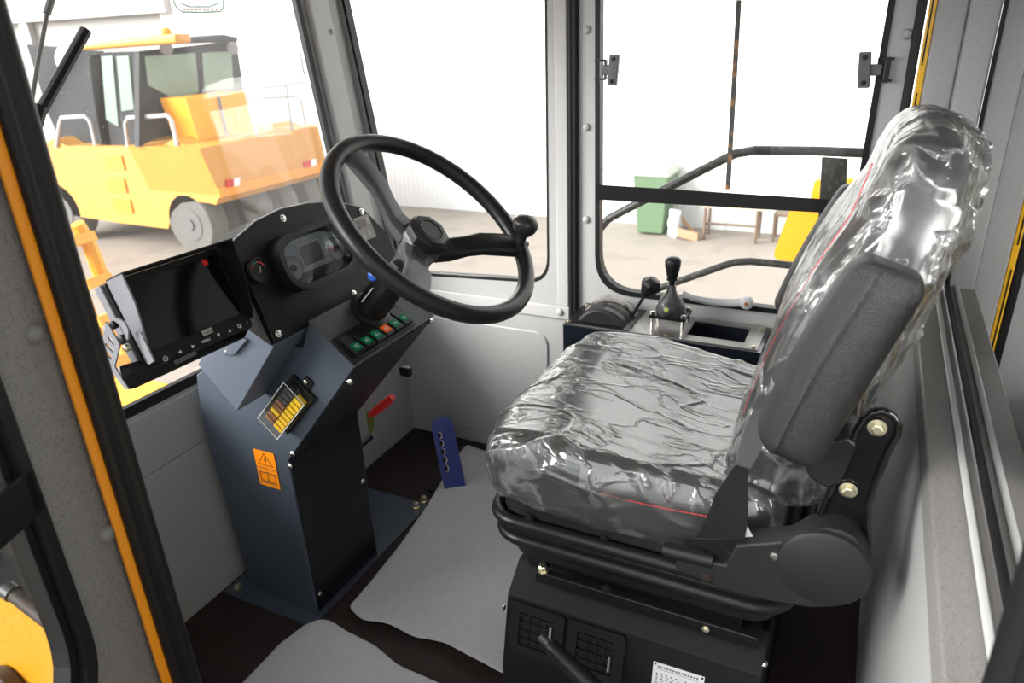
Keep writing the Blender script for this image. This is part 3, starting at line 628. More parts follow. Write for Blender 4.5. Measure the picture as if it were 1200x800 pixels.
# switch deck
sv = Vector((.105, 0, -.086)).normalized(); sn = Vector((-sv.z, 0, sv.x))
SO = Vector((-1.01, 1.2, .864))
def sm(u, v, w=0): return SO + Vector((0, u, 0)) + sv * v + sn * w
mb = panel(rpoly(V2((-.151, -.002), (.153, -.002), (.166, .108), (.158, .137), (-.151, .137)), [0, 0, .012, .004, 0]), [], lambda a, b, c: sm(a, b, c + .0015), .004); obj('switch_deck', mb, slated, pd, bevel=.001)
sp = obj('switch_frame', panel(rpoly(V2((-.147, .060), (.083, .060), (.083, .131), (-.147, .131)), .003), [], lambda a, b, c: sm(a, b, c + .005), .005), plastd, pd, bevel=.0012)
gs = mat('green_switch_lens', (.0, .17, .07), .6, spec=.1); os_ = mat('orange_switch_lens', (.85, .13, .0), .6, spec=.1)
for k, u in enumerate((-.118, -.082, -.047, -.012, .023, .058)):
    P = [sm(u - .0145, .068, .006), sm(u + .0145, .068, .006), sm(u + .0145, .124, .006), sm(u - .0145, .124, .006), sm(u - .0145, .070, .010), sm(u + .0145, .070, .010), sm(u + .0145, .122, .020), sm(u - .0145, .122, .020)]
    sw = obj('rocker_switch', MB().hexa(P), plastd, pd, bevel=.0012)
    e = lambda a, v, w: sm(a, v, .010 + (v - .070) / .052 * .010 + w)
    obj('switch_lens', MB().hexa([e(u - .0115, .094, .0), e(u + .0115, .094, .0), e(u + .0115, .115, .0), e(u - .0115, .115, .0), e(u - .0115, .094, .001), e(u + .0115, .094, .001), e(u + .0115, .115, .001), e(u - .0115, .115, .001)]), os_ if k == 3 else gs, sw, label='orange lens' if k == 3 else 'green lens')
    mk = MB(); f = lambda a, b: e(u + a, .1045 + b, .0014)
    if k in (0, 1): mk.tube([f(-.002, -.004), f(-.005, 0), f(-.002, .004), f(-.002, -.004)], .0005, 4); [mk.tube([f(.001, t), f(.006, t)], .0005, 4) for t in (-.004, 0, .004)]
    elif k == 2: mk.tube([f(-.006, .003), f(0, -.003), f(.006, .003), f(-.006, .003)], .0005, 4)
    elif k == 3: mk.tube([f(.004 * math.cos(t), .004 * math.sin(t)) for t in [i * PI / 5 for i in range(10)]], .0005, 4, True); mk.tube([f(-.007, 0), f(.007, 0)], .0004, 4)
    else: mk.tube([f(-.006, -.002), f(.006, -.002)], .0005, 4); mk.tube([f(-.004, .003), f(.0, -.002), f(.005, .004)], .0005, 4)
    obj('switch_symbol', mk, white, sw)
# bolts on pedestal
for (x, z) in ((-.922, .742), (-1.127, .515), (-1.142, .477)): bolt(pd, (x, 1.05, z), (0, -1, 0), .005)
for q in ((-1.143, 1.07, .07), (-1.143, 1.295, .28), (-1.143, 1.335, .545)): bolt(pd, q, (1, 0, 0), .005)
bolt(pd, (-.915, 1.353, .765), (.5, 1, 0), .006, .012); bolt(pd, (-1.15, 1.33, .56), (.3, 1, 0), .005, .01)
for q in ((-1.165, 1.555, .007), (-1.165, 1.60, .0)): bolt(pd, q, (0, 0, 1), .010, .02, brass)
bolt(pd, (-1.425, 1.045, .007), (0, 0, 1), .009, .012, brass)
# cable hanging behind, small lever
cb_ = obj('wiring_stub', MB().tube([(-1.20, 1.42, .60), (-1.19, 1.43, .55), (-1.20, 1.435, .51)], .006, 8), mat('grey_cable', (.2, .19, .18), .5), pd, smooth=True)
obj('cable_clip', MB().box((-1.02, 1.352, .60), (-.99, 1.37, .625)), plastd, pd, bevel=.003)

# warning sticker
sx = lambda u, v, c=0: Vector((u, 1.0495 - c, v))
st = thing('warning_sticker', (-1.22, 1.049, .45), 'orange warning sticker with lightning triangle and open book on the pedestal side', 'sticker')
obj('backing', panel(rpoly(V2((-1.254, .397), (-1.188, .397), (-1.188, .500), (-1.254, .500)), .004), [], lambda a, b, c: sx(a, b, c + .0004), .0008), mat('orange_sticker_vinyl', (.95, .27, .005), .4), st)
bk = mat('black_print', (.02, .012, .01), .6)
mb = MB(); T = [(-1.245, .4605), (-1.197, .4605), (-1.221, .494)]
mb.tube([sx(a, b, .001) for a, b in T], .0011, 4, True)
mb.prism([sx(a, b, .0014) for a, b in ((-1.219, .487), (-1.2235, .474), (-1.2200, .474), (-1.223, .464), (-1.216, .477), (-1.2195, .477))], (0, -.0003, 0)); obj('lightning_triangle', mb, bk, st)
mb = MB(); mb.tube([sx(-1.252, .450, .001), sx(-1.190, .450, .001)], .0007, 4); obj('divider', mb, bk, st)
mb = MB(); mb.tube([sx(a, b, .001) for a, b in ((-1.221, .414), (-1.232, .411), (-1.245, .414), (-1.245, .438), (-1.232, .436), (-1.221, .439), (-1.210, .436), (-1.197, .438), (-1.197, .414), (-1.210, .411))], .0012, 4, True)
mb.tube([sx(-1.221, .414, .001), sx(-1.221, .439, .001)], .0010, 4); mb.tube([sx(a, b, .001) for a, b in ((-1.248, .409), (-1.232, .407), (-1.221, .409), (-1.210, .407), (-1.194, .409))], .0010, 4); obj('open_book', mb, bk, st)
# second warm tone of lower half is the sheet's own

# fuse box
fb = thing('fuse_box', (-1.09, 1.05, .65), 'clear plastic fuse box with yellow fuses on the side of the pedestal', 'fuse box')
fu = Vector((-1.13 - -1.014, 0, .568 - .694)).normalized(); fv = Vector((-fu.z, 0, fu.x)); fc = Vector((-1.100, 1.049, .652))
if fv.z < 0: fv = -fv
def fm_(a, b, c=0): return fc + fu * a + fv * b + Vector((0, -c, 0))   # a runs down-left along the box, b across
L2, W2 = .074, .033
obj('backing_plate', MB().hexa([fm_(a, b, c) for c in (0, .008) for a, b in ((-L2 - .004, -W2 - .004), (L2, -W2 - .004), (L2, W2 + .004), (-L2 - .004, W2 + .004))]), plastd, fb)
cover = MB().hexa([fm_(a, b, c) for c in (.008, .036) for a, b in ((-L2, -W2), (L2, -W2), (L2, W2), (-L2, W2))])
obj('clear_cover', cover, glass_mat('clear_fuse_cover', (.98, .99, .98), gl=.7, milk=.02), fb, bevel=.002)
fy = mat('yellow_fuse', (.95, .60, .02), .35); fbw = mat('brown_fuse', (.30, .13, .06), .4); fbk = mat('dark_fuse_slot', (.05, .05, .055), .4)
for r_, b in ((0, -.015), (1, .013)):
    for k in range(8):
        a = .060 - k * .0155
        m_ = fy if r_ == 0 else (fbw, fbw, fy, fbw, fbw, fbk, fbk, fbk)[k]
        obj('fuse', MB().hexa([fm_(a + da, b + db, c) for c in (.008, .026) for da, db in ((-.0055, -.0125), (.0055, -.0125), (.0055, .0125), (-.0055, .0125))]), m_, fb, bevel=.001)
obj('cover_edge', MB().tube([fm_(a, b, .036) for a, b in ((-L2, -W2), (L2, -W2), (L2, W2), (-L2, W2))], .0009, 6, True), mat('bright_plastic_edge', (.8, .82, .8), .3), fb)
bolt(fb, fm_(-L2 - .018, .004, 0), (0, -1, 0), .006, .008)
obj('lug', MB().hexa([fm_(a, b, c) for c in (0, .004) for a, b in ((-L2 - .03, -.01), (-L2, -.014), (-L2, .014), (-L2 - .03, .012))]), plastd, fb)

# red hand lever
hl = thing('parking_brake_lever', (-1.16, 1.38, .40), 'red gripped brake lever on the far side of the pedestal', 'lever')
mb = MB(); mb.hexa([at(px, py, y=y) for y in (1.372, 1.378) for px, py in ((433, 511), (438, 503), (438, 483), (428, 481))]); obj('lever_plate', mb, mat('iridescent_yellow_zinc', (.45, .5, .12), .35, .8), hl)
obj('pivot_arm', MB().obox((-1.165, 1.35, .37), (0, 1, 0), (1, 0, 0), (0, 0, 1), .03, .008, .006), blacks, hl)
g0 = at(434, 486, y=1.38); g1 = at(460, 466, y=1.37)
mb = MB(); mb.tube([g0, g0.lerp(g1, .2), g0.lerp(g1, .8), g1 + Vector((0, 0, .004))], [.010, .012, .013, .009], 12); obj('grip', mb, red, hl, smooth=True)

# accelerator pedal
ap = thing('accelerator_pedal', (-1.12, 1.72, 0), 'blue perforated steel foot pedal standing at the front right of the floor', 'pedal')
pb0, pb1 = at(540, 585, y=1.69), at(513, 491, y=1.76)
pb0 = Vector((-1.088, 1.68, .0)); pb1 = Vector((-1.178, 1.76, .232))
ax_ = (pb1 - pb0).normalized(); sd = Vector((.75, .66, 0)).normalized(); sd = (sd - ax_ * sd.dot(ax_)).normalized(); pn = ax_.cross(sd)
if pn.dot(CAM - pb0) < 0: pn = -pn
L_ = (pb1 - pb0).length
mb = panel(rpoly(V2((-.036, 0), (.036, 0), (.036, L_), (-.036, L_)), [.004, .004, .034, .034], 8), [circ2(-.016, L_ * .35 + k * .028, .006, 10, .010) for k in range(5)], lambda a, b, c: pb0 + sd * a + ax_ * b + pn * (c + .004), .006)
obj('pedal_plate', mb, blue, ap, bevel=.001)
for k in range(5): obj('pale_crescent', MB().tube([pb0 + sd * (-.016 + .0075 * math.cos(t)) + ax_ * (L_ * .35 + k * .028 + .011 * math.sin(t)) + pn * .0078 for t in (-1.5, -.8, 0, .8, 1.4)], .0018, 6), mat('pale_crescent_tone', (.55, .50, .47), .5), ap)  # pale crescents along one side of each pedal hole
for k in range(5): obj('grip_stud', MB().lathe(pb0 + sd * .016 + ax_ * (L_ * .42 + k * .026) + pn * .007, pn, [(.006, 0), (.005, .003), (.001, .004)], 10), blue, ap)
obj('pedal_stalk', MB().tube([pb0 - pn * .03 + ax_ * .1, pb0 - pn * .09], .008), blacks, ap); obj('hinge_base', MB().box((pb0.x - .09, pb0.y - .03, 0), (pb0.x + .02, pb0.y + .06, .012)), blacks, ap)

# ------------------------------------------------------------------ instrument panel
dv = Vector((-.36, 0, 1)).normalized(); dnrm = Vector((dv.z, 0, -dv.x)); DO = Vector((-1.03, 1.2, .842))
def dd(u, v, w=0): return DO + Vector((0, u, 0)) + dv * v + dnrm * w
ip = thing('instrument_panel', DO, 'black arched instrument panel with gauges behind the steering wheel', 'instrument panel')
top = V2((-.236, 0), (.235, 0), (.235, .118), (.184, .197), (.133, .219), (.076, .236), (.010, .247), (-.069, .252), (-.148, .243), (-.215, .222), (-.236, .21))
obj('housing', panel(top, [], lambda a, b, c: dd(a, b, c - .052), .092), dashb, ip, bevel=.004)
obj('face_plate', panel(shrink(top, .006), [], lambda a, b, c: dd(a, b, c), .004), dashb, ip, bevel=.001)
# blue-grey wedge under it
A_ = [Vector(p) for p in ((-1.031, .964, .840), (-1.178, .964, .662), (-1.27, .964, .76), (-1.15, .964, .90))]
B_ = [p + Vector((0, .47, 0)) for p in A_]
obj('support_wedge', MB().loft(A_, B_), mat('light_slate_steel', (.10, .12, .16), .4, bump=.08, bscale=400), ip, bevel=.002)
obj('gloss_edge', MB().tube([dd(p.x, p.y, -.002) for p in top[3:]], .0022, 6), mat('bright_panel_edge', (.35, .36, .38), .3), ip)
for u, v in ((-.076, .232), (.171, .190), (.035, .022), (-.215, .019)): bolt(ip, dd(u, v, .002), dnrm, .0055, .004, chrome, 'screw', False)
# instrument cluster
cen = (-.052, .138)
def stad(hw, hh, k=10): return rpoly(V2((cen[0] - hw, cen[1] - hh), (cen[0] + hw, cen[1] - hh), (cen[0] + hw, cen[1] + hh), (cen[0] - hw, cen[1] + hh)), hh * .98, k)
ic = obj('instrument_cluster', panel(stad(.112, .062), [stad(.100, .050)], lambda a, b, c: dd(a, b, c + .020), .040), plastd, ip, bevel=.004, seg=3)
obj('cluster_back', panel(stad(.105, .055), [], lambda a, b, c: dd(a, b, c + .010), .008), mat('cluster_dark', (.02, .02, .022), .4), ic)
fpl = mat('blue_grey_dial_plate', (.27, .31, .35), .45)
obj('dial_plate', panel(rpoly(V2((cen[0] - .092, cen[1] - .028), (cen[0] + .092, cen[1] - .028), (cen[0] + .085, cen[1] + .030), (cen[0] + .04, cen[1] + .044), (cen[0] - .04, cen[1] + .044), (cen[0] - .085, cen[1] + .030)), .012), [], lambda a, b, c: dd(a, b, c + .016), .004), fpl, ic)
obj('display_bezel', panel(rpoly(V2((-.092, .118), (-.022, .118), (-.022, .168), (-.092, .168)), .004), [], lambda a, b, c: dd(a, b, c + .0195), .003), mat('pale_bezel', (.42, .40, .38), .4), ic)
obj('display', panel(rpoly(V2((-.088, .122), (-.026, .122), (-.026, .164), (-.088, .164)), .002), [], lambda a, b, c: dd(a, b, c + .0215), .002), mat('grey_lcd', (.045, .045, .047), .25), ic)
for gx, gy in ((-.124, .128), (.018, .132)):
    g = obj('gauge_dial', panel(circ2(gx, gy, .026, 28), [], lambda a, b, c: dd(a, b, c + .0195), .002), mat('grey_dial_face', (.24, .26, .28), .5), ic)
    obj('gauge_ring', MB().tube([dd(p.x, p.y, .0205) for p in circ2(gx, gy, .026, 28)], .0009, 5, True), plastd, g)
    obj('gauge_hub', MB().lathe(dd(gx, gy, .020), dnrm, [(.008, 0), (.008, .004), (.006, .005)], 16), plastd, g)
    for (a0, rr2, m_) in ((2.6, .020, red), (3.05, .021, red)): obj('red_mark', MB().tube([dd(gx + .009 * math.cos(a0), gy + .009 * math.sin(a0), .0215), dd(gx + rr2 * math.cos(a0), gy + rr2 * math.sin(a0), .0215)], .0011, 4), mat('red_gauge_print', (.8, .08, .06), .5), g)
    mk = MB()
    for t in range(7): a0 = .2 + t * .45; mk.tube([dd(gx + .020 * math.cos(a0), gy + .020 * math.sin(a0), .021), dd(gx + .024 * math.cos(a0), gy + .024 * math.sin(a0), .021)], .0006, 4)
    obj('tick_marks', mk, bk, g)
obj('lens', panel(stad(.101, .051), [], lambda a, b, c: dd(a, b, c + .033), .002), lens, ic)
# small round gauge
gx, gy = -.200, .150
g = obj('pressure_gauge', MB().lathe(dd(gx, gy, .002), dnrm, [(.027, 0), (.027, .010), (.0255, .012), (.0235, .012), (.0225, .009), (.001, .009)], 32), plastd, ip, smooth=True)
for (a0, a1, m_) in ((2.75, 2.25, 'r'), (2.2, 1.6, 'g'), (1.5, .3, 'r')):
    obj('colour_arc', MB().tube([dd(gx + .0165 * math.cos(a0 + (a1 - a0) * k / 8), gy + .0165 * math.sin(a0 + (a1 - a0) * k / 8), .0118) for k in range(9)], .0013, 5), mat('red_gauge_print', (0, 0, 0)) if m_ == 'r' else mat('teal_gauge_print', (.02, .35, .28), .5), g)
obj('needle', MB().tube([dd(gx, gy - .006, .012), dd(gx + .005, gy + .006, .012)], .0007, 4), white, g)
# clock
ck_ = obj('clock_display', panel(rpoly(V2((.122, .122), (.178, .122), (.178, .180), (.122, .180)), .003), [], lambda a, b, c: dd(a, b, c + .006), .010), mat('beige_grey_plastic', (.30, .29, .28), .45), ip, bevel=.001)
obj('clock_screen', panel(V2((.128, .153), (.155, .153), (.155, .174), (.128, .174)), [], lambda a, b, c: dd(a, b, c + .0112), .001), mat('dark_red_screen', (.05, .02, .02), .3), ck_)
for bx, by in ((.160, .158), (.130, .128), (.148, .128)): obj('clock_button', panel(V2((bx, by), (bx + .013, by), (bx + .013, by + .016), (bx, by + .016)), [], lambda a, b, c: dd(a, b, c + .0115), .002), mat('pale_bezel', (0, 0, 0)), ck_)

# ------------------------------------------------------------------ monitor on its bracket
mo = thing('monitor', (-1.08, .85, .93), 'black rear-view monitor with sunshade hood left of the instrument panel', 'monitor')
mO = Vector((-1.0639, .7133, .8927)); mu = Vector((.071, .9974, .0082)).normalized(); mvv = Vector((-.3587, .0178, .9333)).normalized()
mnn = mu.cross(mvv).normalized(); mw = .2254; mh = .1635
def mm_(a, b, c=0): return mO + mu * a + mvv * b + mnn * c
obj('housing', panel(rpoly(V2((-.004, -.002), (mw, -.002), (mw, mh), (-.004, mh)), .008), [], lambda a, b, c: mm_(a, b, c - .016), .030), dashb, mo, bevel=.003)
obj('side_trim', MB().hexa([mm_(a, b, c) for c in (-.031, -.010) for a, b in ((-.008, 0), (-.003, 0), (-.003, mh - .002), (-.008, mh - .002))]), silver, mo, bevel=.001)
obj('screen', panel(V2((.012, .030), (mw - .012, .030), (mw - .012, mh - .012), (.012, mh - .012)), [], lambda a, b, c: mm_(a, b, c + .0), .003), mat('glossy_dark_screen', (.003, .003, .003), .12, spec=.12), mo)
# hood: curved side cheeks and roof
hl_ = [(.018, 0), (.030, .0), (.052, .045), (.060, .10), (.058, mh + .002), (0, mh + .002), (0, .018)]
for a, m_, nm in ((.0, silver, 'hood_cheek'), (mw - .004, dashb, 'hood_cheek')):
    pts = [mm_(a, b, c) for c, b in ((0, .014), (.012, .014), (.026, .040), (.040, .075), (.052, .115), (.055, mh + .002), (0, mh + .002))]
    obj(nm, MB().prism(pts, mu * .003), m_, mo, label='silver outer hood cheek' if a == 0 else None)
    if a == 0: obj('cheek_lining', MB().prism([p + mu * .0032 for p in pts], mu * .0015), dashb, mo)
obj('hood_roof', MB().hexa([mm_(a, b, c) for b in (mh, mh + .004) for a, c in ((0, 0), (mw, 0), (mw, .055), (0, .055))]), dashb, mo, bevel=.0012)
obj('red_mark', MB().obox(mm_(mw - .040, mh - .020, .0022), mu, mvv, mnn, .0055, .0055, .0006), mat('red_screen_sticker', (.8, .01, .01), .5), mo)
txtm = lambda a0, b0, ang=0: (lambda a, b, c: mm_(a0 + a, b0 + b, .0006 + c))
btn = MB(); xs = [.030, .056, .082, .108, .134, .158, .182]
obj('brand_plate', MB().obox(mm_(mw * .57, .0235, .0015), mu, mvv, mnn, .0105, .0050, .0006), mat('pale_brand_plate', (.45, .43, .42), .4), mo)
obj('brand_lettering', textmb('reda', .010, lambda a, b, c: mm_(mw * .57 + a, .0232 + b, .0024 + c), .0003), bk, mo)
def bt(frac): return mw * frac
obj('menu_lettering', textmb('MENU', .0068, lambda a, b, c: mm_(bt(.53) + a, .0095 + b, .0004 + c), .0003), white, mo)
def tri(cx, cy, d, s=.0035):
    P = {'l': ((s, s), (-s, 0), (s, -s)), 'r': ((-s, s), (s, 0), (-s, -s)), 'u': ((-s, -s), (0, s), (s, -s)), 'd': ((-s, s), (0, -s), (s, s))}[d]
    mb = MB(); mb.prism([mm_(cx + a, cy + b, .0003) for a, b in P], mnn * .0004); return mb
for f_, d_ in ((.28, 'l'), (.405, 'r'), (.655, 'd'), (.765, 'u')): 
    o_ = obj('button', MB().lathe(mm_(bt(f_), .0095, -.0008), mnn, [(.0075, 0), (.0075, .001), (.006, .0012)], 18), plastd, mo); obj('arrow_symbol', tri(bt(f_), .0095, d_, .003), white, o_)
o_ = obj('button', MB().lathe(mm_(bt(.15), .0095, -.0008), mnn, [(.009, 0), (.009, .001), (.007, .0012)], 20), plastd, mo)
mb = MB(); mb.tube([mm_(bt(.15) + .0042 * math.cos(t), .009 + .0042 * math.sin(t), .0006) for t in [PI / 2 + .6 + k * (2 * PI - 1.2) / 14 for k in range(15)]], .0006, 5); mb.tube([mm_(bt(.15), .0095, .0006), mm_(bt(.15), .0145, .0006)], .0006, 5); obj('power_symbol', mb, white, o_)
o_ = obj('button', MB().lathe(mm_(bt(.87), .0095, -.0008), mnn, [(.0075, 0), (.0075, .001), (.006, .0012)], 18), plastd, mo)
mb = MB(); mb.tube([mm_(bt(.87) + a, .0095 + b, .0006) for a, b in ((-.003, -.002), (.002, -.002), (.002, .003), (-.003, .003))], .0008, 5, True); mb.tube([mm_(bt(.87) + a, .0095 + b, .0006) for a, b in ((-.001, -.0035), (.0035, -.0035), (.0035, .001))], .0006, 5); obj('copy_symbol', mb, white, o_)
obj('indicator', MB().lathe(mm_(bt(.955), .0095, 0), mnn, [(.0014, 0), (.001, .0008)], 10), silver, mo)
# bracket: dark tray plate and slotted silver arm
br = thing('monitor_bracket', at(200, 445, x=-1.09), 'slotted silver and black steel bracket holding the monitor', 'bracket')
T = [at(148, 455, x=-1.055), at(285, 398, x=-1.055), at(300, 372, x=-1.115), at(135, 418, x=-1.115)]
tr_ = [at(142, 443, x=-1.06), at(152, 456, x=-1.055), at(158, 455, x=-1.055), at(286, 396, x=-1.055), at(292, 384, x=-1.075), at(140, 430, x=-1.085)]
nrm = (tr_[3] - tr_[1]).cross(tr_[5] - tr_[1]).normalized()
obj('tray', MB().prism(tr_, nrm * .003), blacks, br)
obj('label_patch', MB().prism([p - nrm * .0 + (CAM - p).normalized() * .004 for p in [at(203, 423, x=-1.057), at(228, 411, x=-1.057), at(231, 415, x=-1.057), at(206, 428, x=-1.057)]], nrm * .0005), mat('grey_label', (.10, .10, .105), .5), br)
# slotted side arm (faces the doorway)
AP0 = at(135, 410, x=-1.08)
def ab(px, py): 
    q = at(px, py, y=AP0.y); return Vector((q.x, q.z))
def bmp(a, b, c): return Vector((a, AP0.y + c, b))
slots = [rpoly([ab(*p) for p in ps], .003, 3) for ps in ([(121, 411), (124, 409), (133, 419), (131, 421)], [(123, 403), (126, 401), (135, 411), (133, 413)], [(126, 395), (129, 393), (136, 402), (134, 404)])]
armp = [ab(*p) for p in ((124, 377), (130, 383), (132, 388), (140, 401), (141, 405), (135, 429), (152, 456), (147, 455), (116, 414), (117, 406), (124, 385))]
obj('slotted_arm', panel(armp, slots, bmp, .003), silver, br)
obj('quadrant', panel([ab(*p) for p in ((132, 374), (140, 373), (147, 378), (151, 386), (151, 397), (148, 401), (147, 392), (143, 383), (137, 377))], [], bmp, .003), silver, br)
for px, py, r_ in ((135, 380, .007), (145, 397, .008), (150, 407, .006)): obj('knob', MB().lathe(Vector((ab(px, py).x, AP0.y + .002, ab(px, py).y)), (0, -1, 0), [(r_, 0), (r_, .008), (r_ * .6, .010)], 14), blacks if r_ > .0065 else brass, br)
obj('bracket_strip', MB().prism([ab_ for ab_ in (Vector((ab(152, 392).x, AP0.y + .01, ab(152, 392).y)), Vector((ab(158, 392).x, AP0.y + .01, ab(158, 392).y)), Vector((ab(174, 426).x, AP0.y + .01, ab(174, 426).y)), Vector((ab(168, 430).x, AP0.y + .01, ab(168, 430).y)))], (0, .003, 0)), silver, br)
# fixing on the wedge
q = at(268, 412, y=.963); bolt(br, q, (0, -1, 0), .006, .006); q = at(276, 401, y=.963); bolt(br, q, (0, -1, 0), .004, .004)
obj('support_strut', MB().hexa([at(px, py, y=y) for y in (.955, .962) for px, py in ((262, 416), (275, 416), (290, 398), (272, 392))]), mat('light_slate_steel', (0, 0, 0)), br, bevel=.002)

# ------------------------------------------------------------------ steering wheel
WN = Vector((.674, 0, .738)).normalized(); WC = Vector((-.775, 1.2, 1.053)); wu = Vector((0, 1, 0)); wv = WN.cross(wu)
def wp(ang, r, h=0): a = math.radians(ang); return WC + (wu * math.cos(a) + wv * math.sin(a)) * r + WN * h
sw_ = thing('steering_wheel', WC, 'black three-spoke steering wheel with spinner knob above the pedestal', 'steering wheel')
RM = .2285
obj('rim', MB().tube([wp(k * 6, RM) for k in range(60)], .0178, 16, True), wheelm, sw_, smooth=True)
hubc = WC - WN * .075
for ang, m_ in ((99, castal), (-33, wheelm), (-153, castal)):
    a = math.radians(ang); rd = wu * math.cos(a) + wv * math.sin(a); tg = -wu * math.sin(a) + wv * math.cos(a)
    secs = []
    for r_, h, wd, th in ((.030, -.058, .034, .016), (.070, -.052, .029, .013), (.105, -.034, .025, .011), (.135, -.018, .028, .011), (.175, -.010, .029, .011), (.222, -.002, .030, .010)):
        c = WC + rd * r_ + WN * h
        secs.append([c + tg * x + WN * y for x, y in ((-wd, -th), (wd, -th), (wd, th * .3), (wd * .55, th), (-wd * .55, th), (-wd, th * .3))])
    mb = MB()
    for i in range(len(secs) - 1): mb.loft(secs[i], secs[i + 1], False)
    mb.add(secs[0], [tuple(range(6))]); mb.add(secs[-1], [tuple(range(6))])
    bm_ = bmesh.new(); me_ = bpy.data.meshes.new('t'); me_.from_pydata(mb.v, [], mb.f); bm_.from_mesh(me_); bmesh.ops.remove_doubles(bm_, verts=bm_.verts[:], dist=1e-5)
    bm_.to_mesh(me_); bm_.free(); m3 = MB(); m3.add([v.co.copy() for v in me_.vertices], [tuple(p.vertices) for p in me_.polygons])
    obj('spoke', m3, m_, sw_, bevel=.003)
# hub, octagonal cap
obj('hub', MB().lathe(WC - WN * .085, WN, [(.030, 0), (.044, .005), (.048, .030), (.046, .050)], 8), castal, sw_, bevel=.003)
obj('horn_cap', MB().lathe(WC - WN * .036, WN, [(.047, -.004), (.047, .014), (.040, .022), (.026, .024), (.025, .022), (.0001, .022)], 8), wheelm, sw_, bevel=.003)
# spinner knob
kb = wp(-34, RM - .004, .008); kax = (WN * .6 + Vector((0, .10, .8))).normalized()
kn = obj('spinner_knob', MB().lathe(kb, kax, [(.012, 0), (.011, .012), (.012, .018), (.019, .024), (.026, .033), (.029, .045), (.027, .054), (.019, .062), (.009, .065), (.0001, .066)], 24), mat('knob_black', (.02, .02, .022), .3), sw_, smooth=True)
obj('knob_clamp', MB().obox(wp(-34, RM, .004), kax, (0, 1, 0), kax.cross(Vector((0, 1, 0))), .010, .013, .017), wheelm, kn, bevel=.004)
# column below the hub
sc = thing('steering_column', WC - WN * .30, 'short steering column with black boot between pedestal and wheel', 'steering column')
b0_ = WC - WN * .285
obj('base_ring', MB().lathe(b0_, WN, [(.048, 0), (.048, .006), (.040, .012), (.034, .012)], 28), blacks, sc, smooth=True)
obj('boot', MB().lathe(b0_, WN, [(.036, .008), (.036, .05), (.034, .09), (.030, .105), (.030, .13)], 28), plastd, sc, smooth=True)
obj('casting', MB().lathe(b0_, WN, [(.028, .10), (.028, .17), (.034, .185), (.034, .20)], 20), castal, sc, bevel=.002)
obj('cast_lug', MB().obox(b0_ + WN * .155 + Vector((0, -.035, 0)), WN, (0, 1, 0), WN.cross(Vector((0, 1, 0))), .03, .022, .012), castal, sc, bevel=.004)
obj('ignition_key_cap', MB().lathe(b0_ + WN * .14 + Vector((-.03, -.045, 0)), (.2, -1, .3), [(.010, 0), (.012, .006), (.011, .018), (.004, .022)], 16), mat('bright_blue_plastic', (.02, .12, .55), .35), sc, smooth=True)
obj('cable_tie', MB().tube([b0_ + WN * .095 + Vector((-.02, -.035, 0)), b0_ + WN * .05 + Vector((-.02, -.040, 0))], .0015, 6), white, sc)

# ------------------------------------------------------------------ floor mats
def cloth(name, outline, label, seedv, amp):
    us = [p[0] for p in outline]; vs_ = [p[1] for p in outline]
    bm = bmesh.new(); vv = [bm.verts.new((p[0], p[1], 0)) for p in outline]; bm.faces.new(vv)
    bmesh.ops.triangulate(bm, faces=bm.faces[:])
    for _ in range(5):
        es = [e for e in bm.edges if e.calc_length() > .035]
        if es: bmesh.ops.subdivide_edges(bm, edges=es, cuts=1); bmesh.ops.triangulate(bm, faces=bm.faces[:])
    mb = MB()
    for v in bm.verts:
        x, y = v.co.x, v.co.y
        r1 = noise.noise(Vector((x * 7 + y * 1.5 + seedv, y * .9, seedv))); r2 = noise.noise(Vector((x * 16, y * 5, seedv + 5)))
        mb.v.append(Vector((x, y, .007 + amp * (r1 * .5 + .5) + amp * .25 * (r2 + .7))))
    bm.verts.index_update(); mb.f = [tuple(v.index for v in f.verts) for f in bm.faces]; bm.free()
    o = obj(name, mb, clothm, smooth=True, label=label, cat='mat', group='grey felt floor mats')
    s_ = o.modifiers.new('s', 'SOLIDIFY'); s_.thickness = .004; sb = o.modifiers.new('sub', 'SUBSURF'); sb.levels = 1; sb.render_levels = 1
    return o
cloth('floor_mat', [(-1.19, 1.93), (-1.175, 1.80), (-1.125, 1.55), (-1.10, 1.373), (-1.085, 1.20), (-1.083, 1.10), (-1.02, 1.078), (-.94, 1.092), (-.86, 1.088), (-.786, 1.100), (-.70, 1.082), (-.62, 1.075), (-.53, 1.08), (-.50, 1.4), (-.50, 1.8), (-.72, 1.93), (-.95, 1.93)],
      'long grey felt floor mat running from the pedestal under the seat', 1.3, .024)
cloth('floor_mat', [(-1.155, 1.012), (-1.172, .93), (-1.168, .79), (-1.16, .62), (-.9, .60), (-.6, .60), (-.55, .93), (-.62, .985), (-.729, .995), (-.86, 1.005), (-.95, 1.030), (-1.04, 1.038), (-1.10, 1.05), (-1.128, 1.04)],
      'smaller grey felt floor mat nearest the doorway in front of the pedestal', 4.1, .012)

